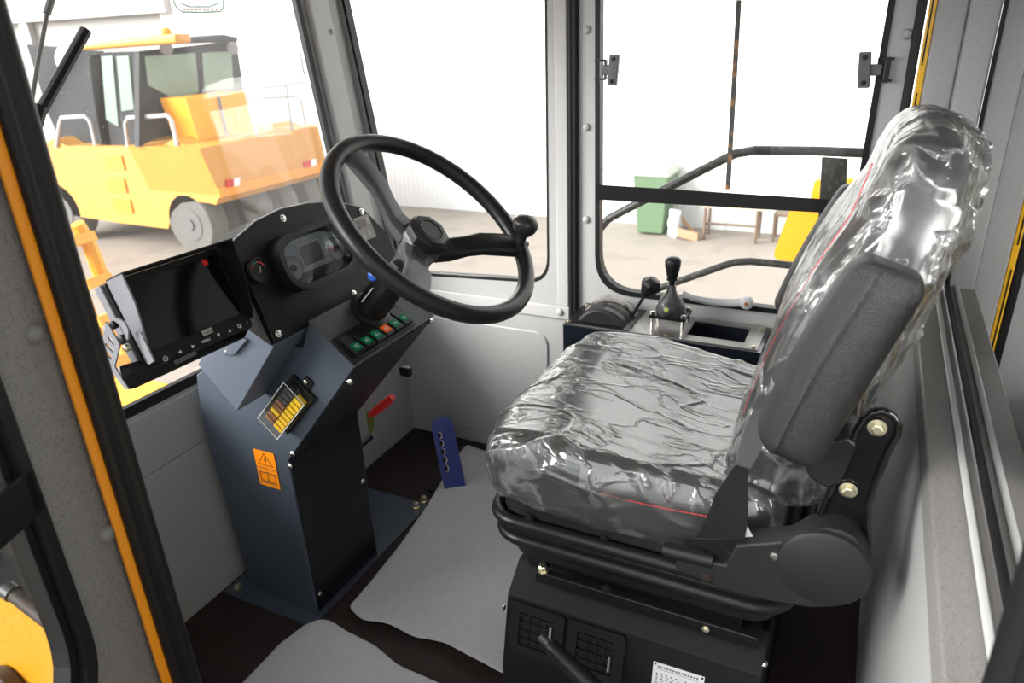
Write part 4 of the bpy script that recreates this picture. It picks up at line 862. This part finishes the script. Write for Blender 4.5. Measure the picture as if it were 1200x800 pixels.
# ------------------------------------------------------------------ side console
cs = thing('side_console', (-.46, 1.9, 0), 'black steel side console with grey top plate along the right wall', 'console')
cx0, cx1, cy0, cy1, cz = -.750, -.190, 1.80, 1.985, .612
obj('body', panel(V2((cx0, cy0), (cx1, cy0), (cx1, cy1), (cx0, cy1)), [V2((-.3955, 1.8475), (-.2395, 1.8475), (-.2395, 1.9555), (-.3955, 1.9555))], lambda a, b, c: Vector((a, b, cz / 2 + c)), cz), mat('deep_blue_black_gloss', (.012, .016, .024), .22), cs, bevel=.008, seg=3)
tray_h = V2((-.395, 1.848), (-.240, 1.848), (-.240, 1.955), (-.395, 1.955))
tp = panel(V2((cx0 + .004, cy0 + .01), (cx1 - .01, cy0 + .01), (cx1 - .01, cy1), (cx0 + .004, cy1)), [tray_h], lambda a, b, c: Vector((a, b, cz + .002 + c)), .004)
obj('top_plate', tp, steelg, cs)
obj('left_plate', MB().box((cx0 + .006, cy0 + .012, cz + .004), (-.55, cy1, cz + .006)), blacks, cs)
mb = MB(); x0, x1, y0, y1 = -.396, -.239, 1.847, 1.956
mb.add([(x0, y0, cz + .0045), (x1, y0, cz + .0045), (x1, y1, cz + .0045), (x0, y1, cz + .0045), (x0 + .006, y0 + .006, cz - .09), (x1 - .006, y0 + .006, cz - .09), (x1 - .006, y1 - .006, cz - .09), (x0 + .006, y1 - .006, cz - .09)], [(0, 1, 5, 4), (1, 2, 6, 5), (2, 3, 7, 6), (3, 0, 4, 7), (4, 5, 6, 7)])
obj('storage_recess', mb, mat('deep_recess_blue_black', (.008, .010, .016), .3), cs)
for q in ((cx0 + .012, cy0 + .022), (-.445, cy0 + .02), (cx1 - .022, cy0 + .022), (-.735, cy1 - .02), (-.525, cy1 - .03), (cx1 - .022, cy1 - .03)): bolt(cs, (q[0], q[1], cz + .005), (0, 0, 1), .005, .004, brass, 'screw', False)
# throttle quadrant
th = thing('throttle_lever', (-.64, 1.88, cz), 'domed black lever quadrant with angled knob at the left end of the console', 'lever')
def dome(y, r=.085, c=(-.642, .575)): return [Vector((c[0] + r * math.cos(t), y, c[1] + r * math.sin(t))) for t in [math.radians(26 + k * 128 / 14) for k in range(15)]]
mb = MB(); mb.loft(dome(1.842), dome(1.918)); obj('quadrant_body', mb, plastd, th, bevel=.003)
mb = MB(); mb.loft(dome(1.835, .080), dome(1.843, .086)); obj('side_cheek', mb, mat('charcoal_side_cheek', (.03, .03, .035), .35), th, bevel=.002)
mb = MB(); mb.loft(dome(1.920, .092), dome(1.950, .092)); obj('scale_plate', mb, mat('worn_scale_plate', (.30, .28, .26), .4, spot=.8, sscale=90), th, bevel=.001)
obj('lever_slot', MB().add([Vector((-.642 + .0862 * math.cos(t), y, .575 + .0862 * math.sin(t))) for t in [math.radians(35 + k * 60 / 8) for k in range(9)] for y in (1.872, 1.890)], [(2 * k, 2 * k + 1, 2 * k + 3, 2 * k + 2) for k in range(8)]), bk, th)
l0 = at(740, 371, y=1.88); l1 = at(756, 345, y=1.88); l2 = at(772, 321, y=1.88)
mb = MB(); mb.tube([l0, l1], .0045, 12); obj('lever_rod', mb, blacks, th, smooth=True)
mb = MB(); mb.lathe(l1 - (l2 - l1) * .05, l2 - l1, [(.010, 0), (.0165, .006), (.030, .034), (.029, .044), (.018, .058), (.001, .059)], 8); obj('lever_knob', mb, plastd, th, bevel=.002)
# vibration / steering joystick with bellows
js = thing('joystick', (-.47, 1.9, cz), 'upright joystick with black grip and rubber boot on the console', 'joystick')
jc = at(790, 384, z=cz + .006); jc = Vector((-.455, 1.895, cz + .005))
obj('mount_plate', MB().box((jc.x - .052, jc.y - .042, cz + .035), (jc.x + .052, jc.y + .042, cz + .045)), blacks, js, bevel=.002)
for dx in (-.043, .043):
    for dy in (-.034, .034):
        obj('mount_stud', MB().lathe((jc.x + dx, jc.y + dy, cz + .004), (0, 0, 1), [(.004, 0), (.004, .042), (.007, .042), (.007, .049), (.004, .050)], 8), chrome, js)
obj('boot', MB().lathe((jc.x, jc.y, cz + .045), (0, 0, 1), [(.040, 0), (.041, .012), (.037, .028), (.030, .042), (.018, .054), (.013, .066), (.011, .082)], 24), mat('grey_rubber_boot', (.06, .06, .065), .4), js, smooth=True)
obj('collar', MB().lathe((jc.x, jc.y - .024, cz + .062), (0, -1, .25), [(.022, 0), (.021, .012), (.015, .020), (.009, .024)], 20), mat('grey_rubber_boot', (0, 0, 0)), js, smooth=True)
obj('indicator_stud', MB().lathe((jc.x, jc.y - .047, cz + .068), (0, -1, .25), [(.007, 0), (.006, .003), (.001, .004)], 14), mat('yellow_green_stud', (.45, .5, .1), .4), js)
obj('stem', MB().lathe((jc.x, jc.y, cz + .120), (0, 0, 1), [(.008, 0), (.008, .02), (.016, .022), (.016, .025), (.009, .026)], 16), blacks, js)
obj('grip', MB().lathe((jc.x, jc.y, cz + .142), (0, 0, 1), [(.012, 0), (.0155, .012), (.0215, .040), (.0225, .056), (.018, .063), (.010, .066), (.0001, .067)], 20), plastd, js, smooth=True)
# inner door pull, pale grey
gp = thing('door_pull', (-.36, 1.98, .66), 'pale grey curved door handle on the wall behind the console', 'handle')
pts = [at(*p, y=1.975) for p in ((800, 343), (812, 349), (830, 353), (855, 355), (872, 354))]
obj('bar', MB().tube(pts, [.007, .009, .011, .012, .013], 12), mat('pale_grey_handle', (.45, .45, .46), .4), gp, smooth=True)
obj('end_boss', MB().lathe(pts[-1] + Vector((.008, -.008, .001)), (0, -1, 0), [(.018, -.012), (.018, .004), (.012, .009)], 20), mat('pale_grey_handle', (0, 0, 0)), gp, smooth=True)
obj('fixing_bolt', MB().lathe(pts[-1] + Vector((.008, -.017, .001)), (0, -1, 0), [(.006, 0), (.005, .002)], 6), mat('copper_bolt', (.55, .25, .12), .4, .8), gp)

# ------------------------------------------------------------------ driver's seat
se = thing('driver_seat', (-.3, 1.28, .385), 'black sprung driver seat wrapped in clear plastic film on its heater box', 'seat')
CC = Vector((-.325, 1.270, .655))
def cush(mb, puff=0, wr=0, extra=0):
    for v in mb.v:
        x, y, z = v; u = x / .275; w_ = y / .295
        top = max(0, z / .07)
        if z > -.02:
            z += .009 * (abs(w_) ** 3) * (1 if abs(w_) < .95 else .8) * top            # side bolsters
            z -= .014 * math.exp(-((u - .25) ** 2 + w_ ** 2) * 1.6) * top               # seating hollow
            z += -.018 * max(0, -u - .55) ** 1.5 * 2.2 * top                            # waterfall front edge
        sx_ = 1 - .10 * max(0, abs(w_) - .55) / .45 * (1 if u < 0 else 0)
        x = x * sx_; y = y * (1 - .06 * max(0, -u - .3) - .13 * max(0, u + .2)); z -= .028 * max(0, u + .3)
        if puff:
            n = Vector((x / .275, y / .295, z / .08)); n.normalize()
            P = Vector((x, y, z))
            f1 = noise.noise(Vector((x * 3 + y * 2, y * 7 - x * 2.5, z * 5)) + Vector((3, 1, 7)))
            f2 = noise.noise(Vector((x * 4 + y * 13, y * 3 - x * 3, z * 7)) + Vector((1, 5, 2)))
            f3 = noise.noise(Vector((x * 5 + y * 24, y * 3 - x * 6, z * 12)))
            wgt = .5 + 1.6 * max(0, abs(w_) - .6) + 1.2 * max(0, abs(u) - .6)
            rdg = (max(0, 1 - abs(f1) * 16)) ** 1.4 * .0028 + (max(0, 1 - abs(f2) * 12)) ** 1.3 * .0009 + (max(0, 1 - abs(f3) * 9)) * .0003 * wgt + .002 * f1
            d = puff + rdg * wgt
            if z < -.045: d += .004 * noise.noise(Vector((x * 18, y * 18, 3)))
            x += n.x * d; y += n.y * d; z += n.z * d + (rdg * .6 if z > 0 else 0)
        v[:] = (x + CC.x, y + CC.y, z + CC.z)
    return mb
obj('cushion', cush(rbox((.275, .295, .068), .045, (36, 44, 14))), leather, se, smooth=True)
obj('cushion_film', cush(rbox((.277, .297, .074), .050, (170, 200, 50)), .004), film, se, smooth=True, label='wrinkled clear plastic film over the cushion')
pth = [at(*p, y=.985) for p in ((640, 558), (680, 570), (730, 583), (780, 594), (830, 603))]
for i, p in enumerate(pth): p.z = .690 if False else p.z
mb = MB(); 
for i in range(len(pth) - 1):
    for k in range(14):
        a_ = pth[i].lerp(pth[i + 1], k / 14); b__ = pth[i].lerp(pth[i + 1], (k + .65) / 14)
        a_.y = b__.y = .9805; mb.tube([a_, b__], .0011, 4)
obj('cushion_stitching', mb, mat('red_thread', (.6, .02, .03), .6), se)
# backrest
BA = Vector((-.060, 1.30, .66)); BT = Vector((.086, 1.30, 1.252)); bax = (BT - BA).normalized(); bfw = Vector((-bax.z, 0, bax.x)); BL = (BT - BA).length
def back(mb, puff=0):
    for v in mb.v:
        s, y, t = v.z, v.y, v.x      # z: along axis -BL/2..BL/2, y: width, x: thickness
        a = s / (BL / 2); wdt = 1 - .30 * max(0, a - .15) ** 1.5 / .78 - .03 * max(0, -a)
        w_ = y / .245
        yy = y * wdt
        tt = t * (1 - .18 * max(0, a))
        if t < 0: tt -= .026 * abs(w_) ** 2.2 * (1 - max(0, a) * .6) - .010 * math.exp(-(w_ * 2) ** 2) * (1 - a * a)    # wings forward
        cv = .022 * (a * a) - .012 * a
        if puff:
            n = Vector((t / .06, y / .25, .35 * a)); n.normalize()
            f1 = noise.noise(Vector((y * 9 + s * 3, s * 2.0, t * 5)) + Vector((9, 2, 1)))
            f2 = noise.noise(Vector((y * 16 - s * 7, s * 4 + y * 4, t * 9)))
            f3 = noise.noise(Vector((y * 30 + s * 10, s * 9, t * 18)))
            rdg = ((max(0, 1 - abs(f1) * 9)) ** 1.3 * .007 + (max(0, 1 - abs(f2) * 8)) ** 1.3 * .004 + max(0, 1 - abs(f3) * 7) * .0015) * (1 if t > -.02 else .55)
            d = puff + rdg + .006 * max(0, f1)
            tt += n.x * d * (2.6 if t > 0 else 1); yy += n.y * d * 1.5; s = s + n.z * d
            if t > 0 and a < .75: tt += .030 * (1 - abs(a))
        v[:] = BA + bax * (s + BL / 2) + Vector((0, yy, 0)) + bfw * (.034 * max(0, 1 - ((a + .35) / .95) ** 2) - tt) + Vector((0, 0, 0))
    return mb
def flipx(mb):
    return mb
# bfw points forward (-x); thickness axis t<0 is the front
_b = rbox((.056, .245, BL / 2), .052, (10, 34, 60)); obj('backrest', back(_b), leather, se, smooth=True)
_b = rbox((.060, .248, BL / 2 + .006), .055, (36, 120, 210)); obj('backrest_film', back(_b, .005), film2, se, smooth=True, label='loose clear plastic film over the backrest')
mb = MB(); pth = []
for k in range(26):
    a = -.55 + k * .055; s = a * BL / 2; wdt = 1 - .30 * max(0, a - .15) ** 1.5 / .78
    pth.append(BA + bax * (s + BL / 2) + Vector((0, -.222 * wdt, 0)) + bfw * (.056 + .018 + .034 * max(0, 1 - ((a + .35) / .95) ** 2)))
for i in range(len(pth) - 1):
    for k in range(4): mb.tube([pth[i].lerp(pth[i + 1], k / 4), pth[i].lerp(pth[i + 1], (k + .65) / 4)], .0011, 4)
obj('backrest_stitching', mb, mat('red_thread', (0, 0, 0)), se)

# suspension tray, bellows rings
SX0, SX1, SY0, SY1 = -.575, -.015, 1.00, 1.55
def ring(z, ins, r, name, m_, dz=0):
    poly = rpoly(V2((SX0 + ins, SY0 + ins), (SX1 - ins, SY0 + ins), (SX1 - ins, SY1 - ins), (SX0 + ins, SY1 - ins)), .07, 8)
    mb = MB(); mb.tube([(p.x, p.y, z + dz * math.sin((p.x - SX0) / (SX1 - SX0) * PI)) for p in poly], r, 12, True); return obj(name, mb, m_, se, smooth=True)
rb_ = mat('bellows_rubber', (.010, .010, .011), .32)
trp = rpoly(V2((SX0 + .008, SY0 + .006), (SX1 - .008, SY0 + .006), (SX1 - .008, SY1 - .006), (SX0 + .008, SY1 - .006)), .07, 8)
obj('seat_pan', MB().loft([(p.x, p.y, .548) for p in trp], [((p.x + .28) * .97 - .28, (p.y - 1.275) * .97 + 1.275, .592) for p in trp]), plastd, se, bevel=.006, seg=3)
for z, ins, r_ in ((.540, -.003, .013), (.517, .010, .012), (.495, .004, .013), (.474, .022, .011)): ring(z, ins, r_, 'bellows_fold', rb_)
obj('bellows_core', MB().loft([(p.x * .95 - .014, (p.y - 1.275) * .93 + 1.275, .440) for p in trp], [(p.x * .96 - .012, (p.y - 1.275) * .95 + 1.275, .55) for p in trp]), rb_, se)
for px, py in ((620, 606), (708, 633), (711, 690)):
    q = at(px, py, y=SY0 + .002); bolt(se, q, (0, -1, 0), .0065, .003, plastd, 'rivet', False)
# slide rails on the box
for y0 in (1.02, 1.42):
    obj('slide_rail', MB().box((-.49, y0, .385), (-.06, y0 + .045, .412)), blacks, se, bevel=.003)
    obj('slide_rail_upper', MB().box((-.46, y0 + .008, .413), (-.09, y0 + .037, .442)), blackg, se, bevel=.003)
bolt(se, (-.475, 1.03, .412), (0, -.3, 1), .009, .014, brass); bolt(se, (-.15, 1.018, .40), (0, -1, .2), .005, .004, brass)
obj('front_catch', MB().box((-.51, 1.03, .412), (-.47, 1.06, .452)), blacks, se, bevel=.004)

# recliner side cover
def nm(px, py, y): return at(px, py, y=y)
out = [(791, 668), (793, 652), (797, 652), (850, 662), (853, 656), (862, 639), (925, 634), (945, 622), (965, 619), (985, 622), (1003, 631), (1015, 646), (1019, 664), (1014, 684), (1000, 702), (975, 712), (950, 713), (905, 706), (862, 696)]
YC = .985
P2 = [nm(px, py, YC - .04) for px, py in out]
sv_ = obj('recliner_cover', MB().prism(P2, (0, .045, 0)), plastg, se, bevel=.005, seg=3)
cc_ = nm(965, 664, YC - .04)
obj('recliner_disc', MB().lathe(cc_ + Vector((0, .001, 0)), (0, -1, 0), [(.066, 0), (.064, .008), (.058, .012), (.0001, .0125)], 36), plastg, se, smooth=True)
for px, py, r_, m_ in ((908, 652, .008, chrome), (828, 676, .009, bk)):
    q = nm(px, py, YC - .0405); obj('cover_screw' if m_ is chrome else 'cover_hole', MB().lathe(q, (0, -1, 0), [(r_, 0), (r_ * .9, .002), (r_ * .5, .0025)], 16), m_, se)
obj('adjust_handle', MB().tube([nm(778, 643, .955), nm(836, 657, .955)], [.0125, .0135], 14), plastd, se, smooth=True)
obj('handle_arm', MB().obox(nm(850, 648, .965), (1, 0, .1), (0, 0, 1), (0, 1, 0), .025, .010, .006), blacks, se, bevel=.003)
# black pressed arm bracket
bo = [(1013, 487), (1022, 481), (1035, 479), (1047, 484), (1054, 494), (1053, 506), (1040, 530), (1028, 560), (1018, 590), (1016, 612), (1020, 650), (955, 632), (962, 600), (972, 575), (990, 535), (1005, 500)]
YB = .985
bp_ = [nm(px, py, YB) for px, py in bo]
obj('armrest_bracket', MB().prism(bp_, (0, .012, 0)), blackg, se, bevel=.005, seg=3)
c_ = sum(bp_, Vector()) / len(bp_); mb = MB(); mb.tube([p.lerp(c_, .02) + Vector((0, -.002, 0)) for p in bp_], .0055, 10, True); obj('bracket_flange', mb, blackg, se, smooth=True)
obj('bracket_foot', MB().prism([nm(px, py, .975) for px, py in ((862, 640), (925, 626), (942, 616), (958, 606), (968, 612), (958, 628), (940, 636), (925, 640))], (0, .012, 0)), blackg, se, bevel=.003)
for px, py in ((1028, 501), (994, 574)):
    q = nm(px, py, YB - .004); mb = MB(); mb.lathe(q, (0, -1, 0), [(.0115, 0), (.0115, .002), (.0085, .002), (.0085, .008), (.006, .009)], 6); obj('bolt', mb, brass, se)
    obj('washer', MB().lathe(q + Vector((0, .001, 0)), (0, -1, 0), [(.0125, 0), (.0125, .002), (.009, .0025)], 24), brass, se)
obj('armrest_pivot', MB().prism([nm(px, py, .975) for px, py in ((932, 532), (952, 520), (992, 512), (1006, 522), (985, 568), (968, 574), (948, 560))], (0, .05, 0)), plastd, se, bevel=.006)

# armrests, folded up beside the backrest
def armrest(y, p0, p1, wd, label, tw=0):
    # p0 lower end, p1 upper end (x, z); long rounded pad with a crease
    A = Vector((p0[0], y, p0[1])); B = Vector((p1[0], y, p1[1])); ax = (B - A).normalized(); L = (B - A).length; up = Vector((0, 1, 0)); fw_ = up.cross(ax)
    if fw_.x > 0: fw_ = -fw_
    mb = rbox((L / 2, wd, .045), .024, (50, 20, 20))
    for v in mb.v:
        s, a, b = v; k = s / (L / 2)
        a *= 1 - .06 * k - .10 * max(0, abs(k) - .75) * 4 * .5; b *= 1 - .03 * k
        q_ = b / .045
        if a < 0: a -= .013 * (1 - (q_ - .1) ** 2) * (1 - .5 * k * k) + (.004 * max(0, 1 - abs(q_ - .45) * 5))
        if b > 0: b += .010 * math.cos(k * 1.4)
        b -= .010 * max(0, -a / wd) * max(0, q_)
        if k > .86: a *= .93
        b += .012 * k * k * 0
        v[:] = (A + B) / 2 + ax * s + up * a + fw_ * b
    return mb
ar = obj('armrest', armrest(.935, (-.052, .850), (.043, 1.130), .036, ''), plast, se, smooth=True)
ar2 = obj('armrest', armrest(1.592, (-.112, .80), (-.002, 1.090), .030, ''), plast, se, smooth=True)
obj('armrest_pivot', MB().obox((-.09, 1.57, .80), (0, 1, 0), (1, 0, 0), (0, 0, 1), .04, .03, .03), plastd, se, bevel=.006)

# seat belt
sb_ = thing('seat_belt', (-.12, .97, .62), 'black webbing lap belt hanging over the near side of the seat cushion', 'seat belt')
def ribbon(pts, wdt, th=.0015):
    mb = MB(); L1 = []; L2 = []
    for (c, dirv, wd_) in pts: L1.append(c - dirv * wd_); L2.append(c + dirv * wd_)
    n = len(pts); vs_ = L1 + L2 + [p + Vector((0, -th, th)) for p in L1 + L2]; fs = []
    for i in range(n - 1):
        fs += [(i, i + 1, n + i + 1, n + i), (2 * n + i, 2 * n + i + 1, 3 * n + i + 1, 3 * n + i), (i, i + 1, 2 * n + i + 1, 2 * n + i), (n + i, n + i + 1, 3 * n + i + 1, 3 * n + i)]
    fs += [(0, n, 3 * n, 2 * n), (n - 1, 2 * n - 1, 4 * n - 1, 3 * n - 1)]
    return mb.add(vs_, fs)
def two(l, r_, y): a = at(*l, y=y); b = at(*r_, y=y + .004); return ((a + b) / 2, (b - a).normalized(), (b - a).length / 2)
pts = [two((816, 629), (872, 634), .950), two((829, 606), (876, 614), .952), (two((838, 580), (877, 588), .957)), two((850, 562), (876, 566), .962), two((862, 545), (878, 550), .966)]
obj('lower_webbing', ribbon(pts, .02), belt, sb_, smooth=True)
pts = [two((862, 548), (876, 556), .968), two((866, 525), (892, 528), .972), two((874, 500), (897, 505), .975), two((884, 478), (903, 484), .980)]
obj('upper_webbing', ribbon(pts, .02), mat('grey_worn_webbing', (.06, .06, .065), .5), sb_, smooth=True)
obj('anchor_tab', MB().prism([nm(px, py, .955) for px, py in ((812, 630), (874, 633), (868, 642), (845, 647), (812, 640))], (0, .006, 0)), blacks, sb_, bevel=.001)
obj('paper_tag', MB().prism([nm(px, py, .965) for px, py in ((873, 612), (883, 630), (866, 631))], (0, .001, 0)), mat('white_paper', (.85, .85, .85), .7), label='small white paper tag under the black belt webbing', cat='tag')

# ------------------------------------------------------------------ heater box below the seat
hb = thing('heater_box', (-.29, 1.2, 0), 'black steel heater box with two air vents carrying the seat', 'heater box')
bx0, bx1 = -.552, -.045
prf = [(.975, 0), (.975, .175), (.985, .215), (1.015, .335), (1.075, .383), (1.56, .383), (1.56, 0)]
mb = MB(); mb.loft([Vector((bx0 - (.035 if z < .3 else 0), y, z)) if False else Vector((bx0, y, z)) for y, z in prf], [Vector((bx1, y, z)) for y, z in prf])
obj('box_body', mb, mat('black_box_steel', (.007, .006, .006), .6, spec=.4, bump=.1, bscale=300), hb, bevel=.003)
# sloping vent face frame
VA = Vector((0, .985, .215)); VB = Vector((0, 1.015, .335)); vv_ = (VB - VA).normalized(); vnn = Vector((1, 0, 0)).cross(vv_)
def vm(a, b, c=0): return Vector((a, 0, 0)) + VA + vv_ * b + vnn * c
if vnn.y > 0: vnn = -vnn
for k, xc in enumerate((-.478, -.352)):
    v_ = obj('air_vent', panel(rpoly(V2((xc - .060, .006), (xc + .058, .006), (xc + .058, .118), (xc - .060, .118)), .008), [rpoly(V2((xc - .040, .024), (xc + .036, .024), (xc + .036, .098), (xc - .040, .098)), .004)], lambda a, b, c: vm(a, b, c + .004), .008), plastd, hb, bevel=.002)
    obj('vent_back', panel(V2((xc - .041, .023), (xc + .037, .023), (xc + .037, .099), (xc - .041, .099)), [], lambda a, b, c: vm(a, b, c + .0006), .001), mat('brown_black_void', (.012, .008, .007), .6), v_)
    for b in (.036, .055, .074, .090): obj('louvre', MB().hexa([vm(a, bb, c) for c in (.002, .006) for a, bb in ((xc - .040, b), (xc + .036, b), (xc + .036, b + .004), (xc - .040, b + .004))]), plastd, v_)
    for a in (-.018, .0, .018): obj('vane', MB().hexa([vm(xc + a + da, bb, c) for c in (.0015, .0045) for da, bb in ((-.0008, .026), (.0008, .026), (.0008, .096), (-.0008, .096))]), plastd, v_)
    obj('adjuster', MB().obox(vm(xc + .030, .050 + .02 * (1 - k), .008), vv_, (1, 0, 0), vnn, .016, .0022, .002), silver, v_)
bolt(hb, (bx0 - .0005, 1.00, .31), (-1, 0, 0), .005, .004); bolt(hb, (-.52, .975, .10), (0, -1, 0), .006)
bolt(hb, (bx1 + .0005, 1.02, .42 - .06), (1, -.5, 0), .005, .004)
# nameplate
npl = thing('nameplate', vm(-.19, .04, .001), 'white metal nameplate with rows of small print on the heater box', 'nameplate')
c3 = [onpl(px, py, vm(0, 0, .001), vnn) for px, py in ((766, 774), (826, 793))]
uu = (c3[1] - c3[0]).normalized(); W_ = (c3[1] - c3[0]).length; vd = -vnn.cross(uu).normalized()
if vd.z > 0: vd = -vd
def npm(a, b, c=0): return c3[0] + uu * a + vd * b + vnn * c
obj('plate', MB().hexa([npm(a, b, c) for c in (0, .001) for a, b in ((0, 0), (W_, 0), (W_, .058), (0, .058))]), mat('white_plate', (.62, .63, .62), .35), npl)
for a in (.004, W_ - .004): obj('rivet', MB().lathe(npm(a, .004, .001), vnn, [(.0022, 0), (.0015, .001)], 10), blacks, npl)
mb = MB(); random.seed(3)
for k in range(14):
    a = .009 + k * (W_ - .018) / 14; mb.hexa([npm(a + da, b, c) for c in (.001, .0013) for da, b in ((0, .006), (.0034, .006), (.0034, .0095), (0, .0095))])
for row, (n_, h_) in enumerate(((22, .0012), (0, 0), (9, .0025), (8, .0018), (9, .0025), (7, .0018), (9, .0025), (8, .0018), (9, .0025))):
    b = .012 + row * .0046
    for k in range(n_):
        if k == 5 and n_ < 12: continue
        a = .007 + k * (W_ - .014) / max(n_, 1); mb.hexa([npm(a + da, b + db, c) for c in (.001, .0013) for da, db in ((0, 0), (.0030 if n_ < 12 else .0018, 0), (.0030 if n_ < 12 else .0018, h_), (0, h_))])
obj('print_rows', mb, mat('grey_plate_print', (.12, .12, .14), .6), npl)
# handle lever in front of the vents
ll = thing('floor_lever', at(680, 800, y=.90), 'black gripped lever with round tip rising in front of the heater vents', 'lever')
t0 = at(633, 745, y=.93); t1 = at(645, 757, y=.925); t2 = at(720, 830, y=.88)
obj('tip', MB().tube([t0, t1], .0085, 14), mat('worn_black_tip', (.06, .065, .07), .3, .3), ll, smooth=True)
dvv = (t2 - t1).normalized(); L_ = (t2 - t1).length
mb = MB(); mb.lathe(t1 - dvv * .004, dvv, [(.012, 0), (.0145, .003), (.0150, .02), (.0175, L_ * .5), (.018, L_ * .9), (.016, L_)], 20); obj('grip', mb, plastd, ll, smooth=True)
obj('shaft', MB().tube([t2 - dvv * .01, Vector((t2.x + .02, t2.y + .01, 0.0))], .010, 12), blacks, ll, smooth=True)

# black round fitting and rail on the outside left wall (seen through the open door)
bf = obj('round_door_stop', MB().lathe(at(16, 800, y=YL - .03), (0, -1, 0), [(.040, 0), (.040, .02), (.030, .028), (.0001, .03)], 28), mat('brown_black_rubber', (.05, .03, .02), .5), smooth=True, label='round dark rubber stop on the yellow outer cab side below the window', cat='door stop')
gr_ = thing('side_grab_bar', at(55, 728, y=YL - .05), 'dark grab bar with metal end cap along the yellow outer cab side', 'grab bar')
e0 = at(14, 694, y=YL - .055); e1 = at(110, 768, y=YL - .055)
obj('bar', MB().tube([e0, e1], .011, 14), mat('dusty_brown_black_bar', (.045, .032, .026), .6, spot=.5, sscale=80), gr_, smooth=True)
obj('end_cap', MB().tube([e0 - (e1 - e0).normalized() * .012, e0 + (e1 - e0).normalized() * .004], .0135, 14), mat('worn_black_tip', (0, 0, 0)), gr_, smooth=True)
obj('stand_off', MB().obox((e1.x, YL - .04, e1.z), (0, 1, 0), (1, 0, 0), (0, 0, 1), .015, .008, .008), blacks, gr_)
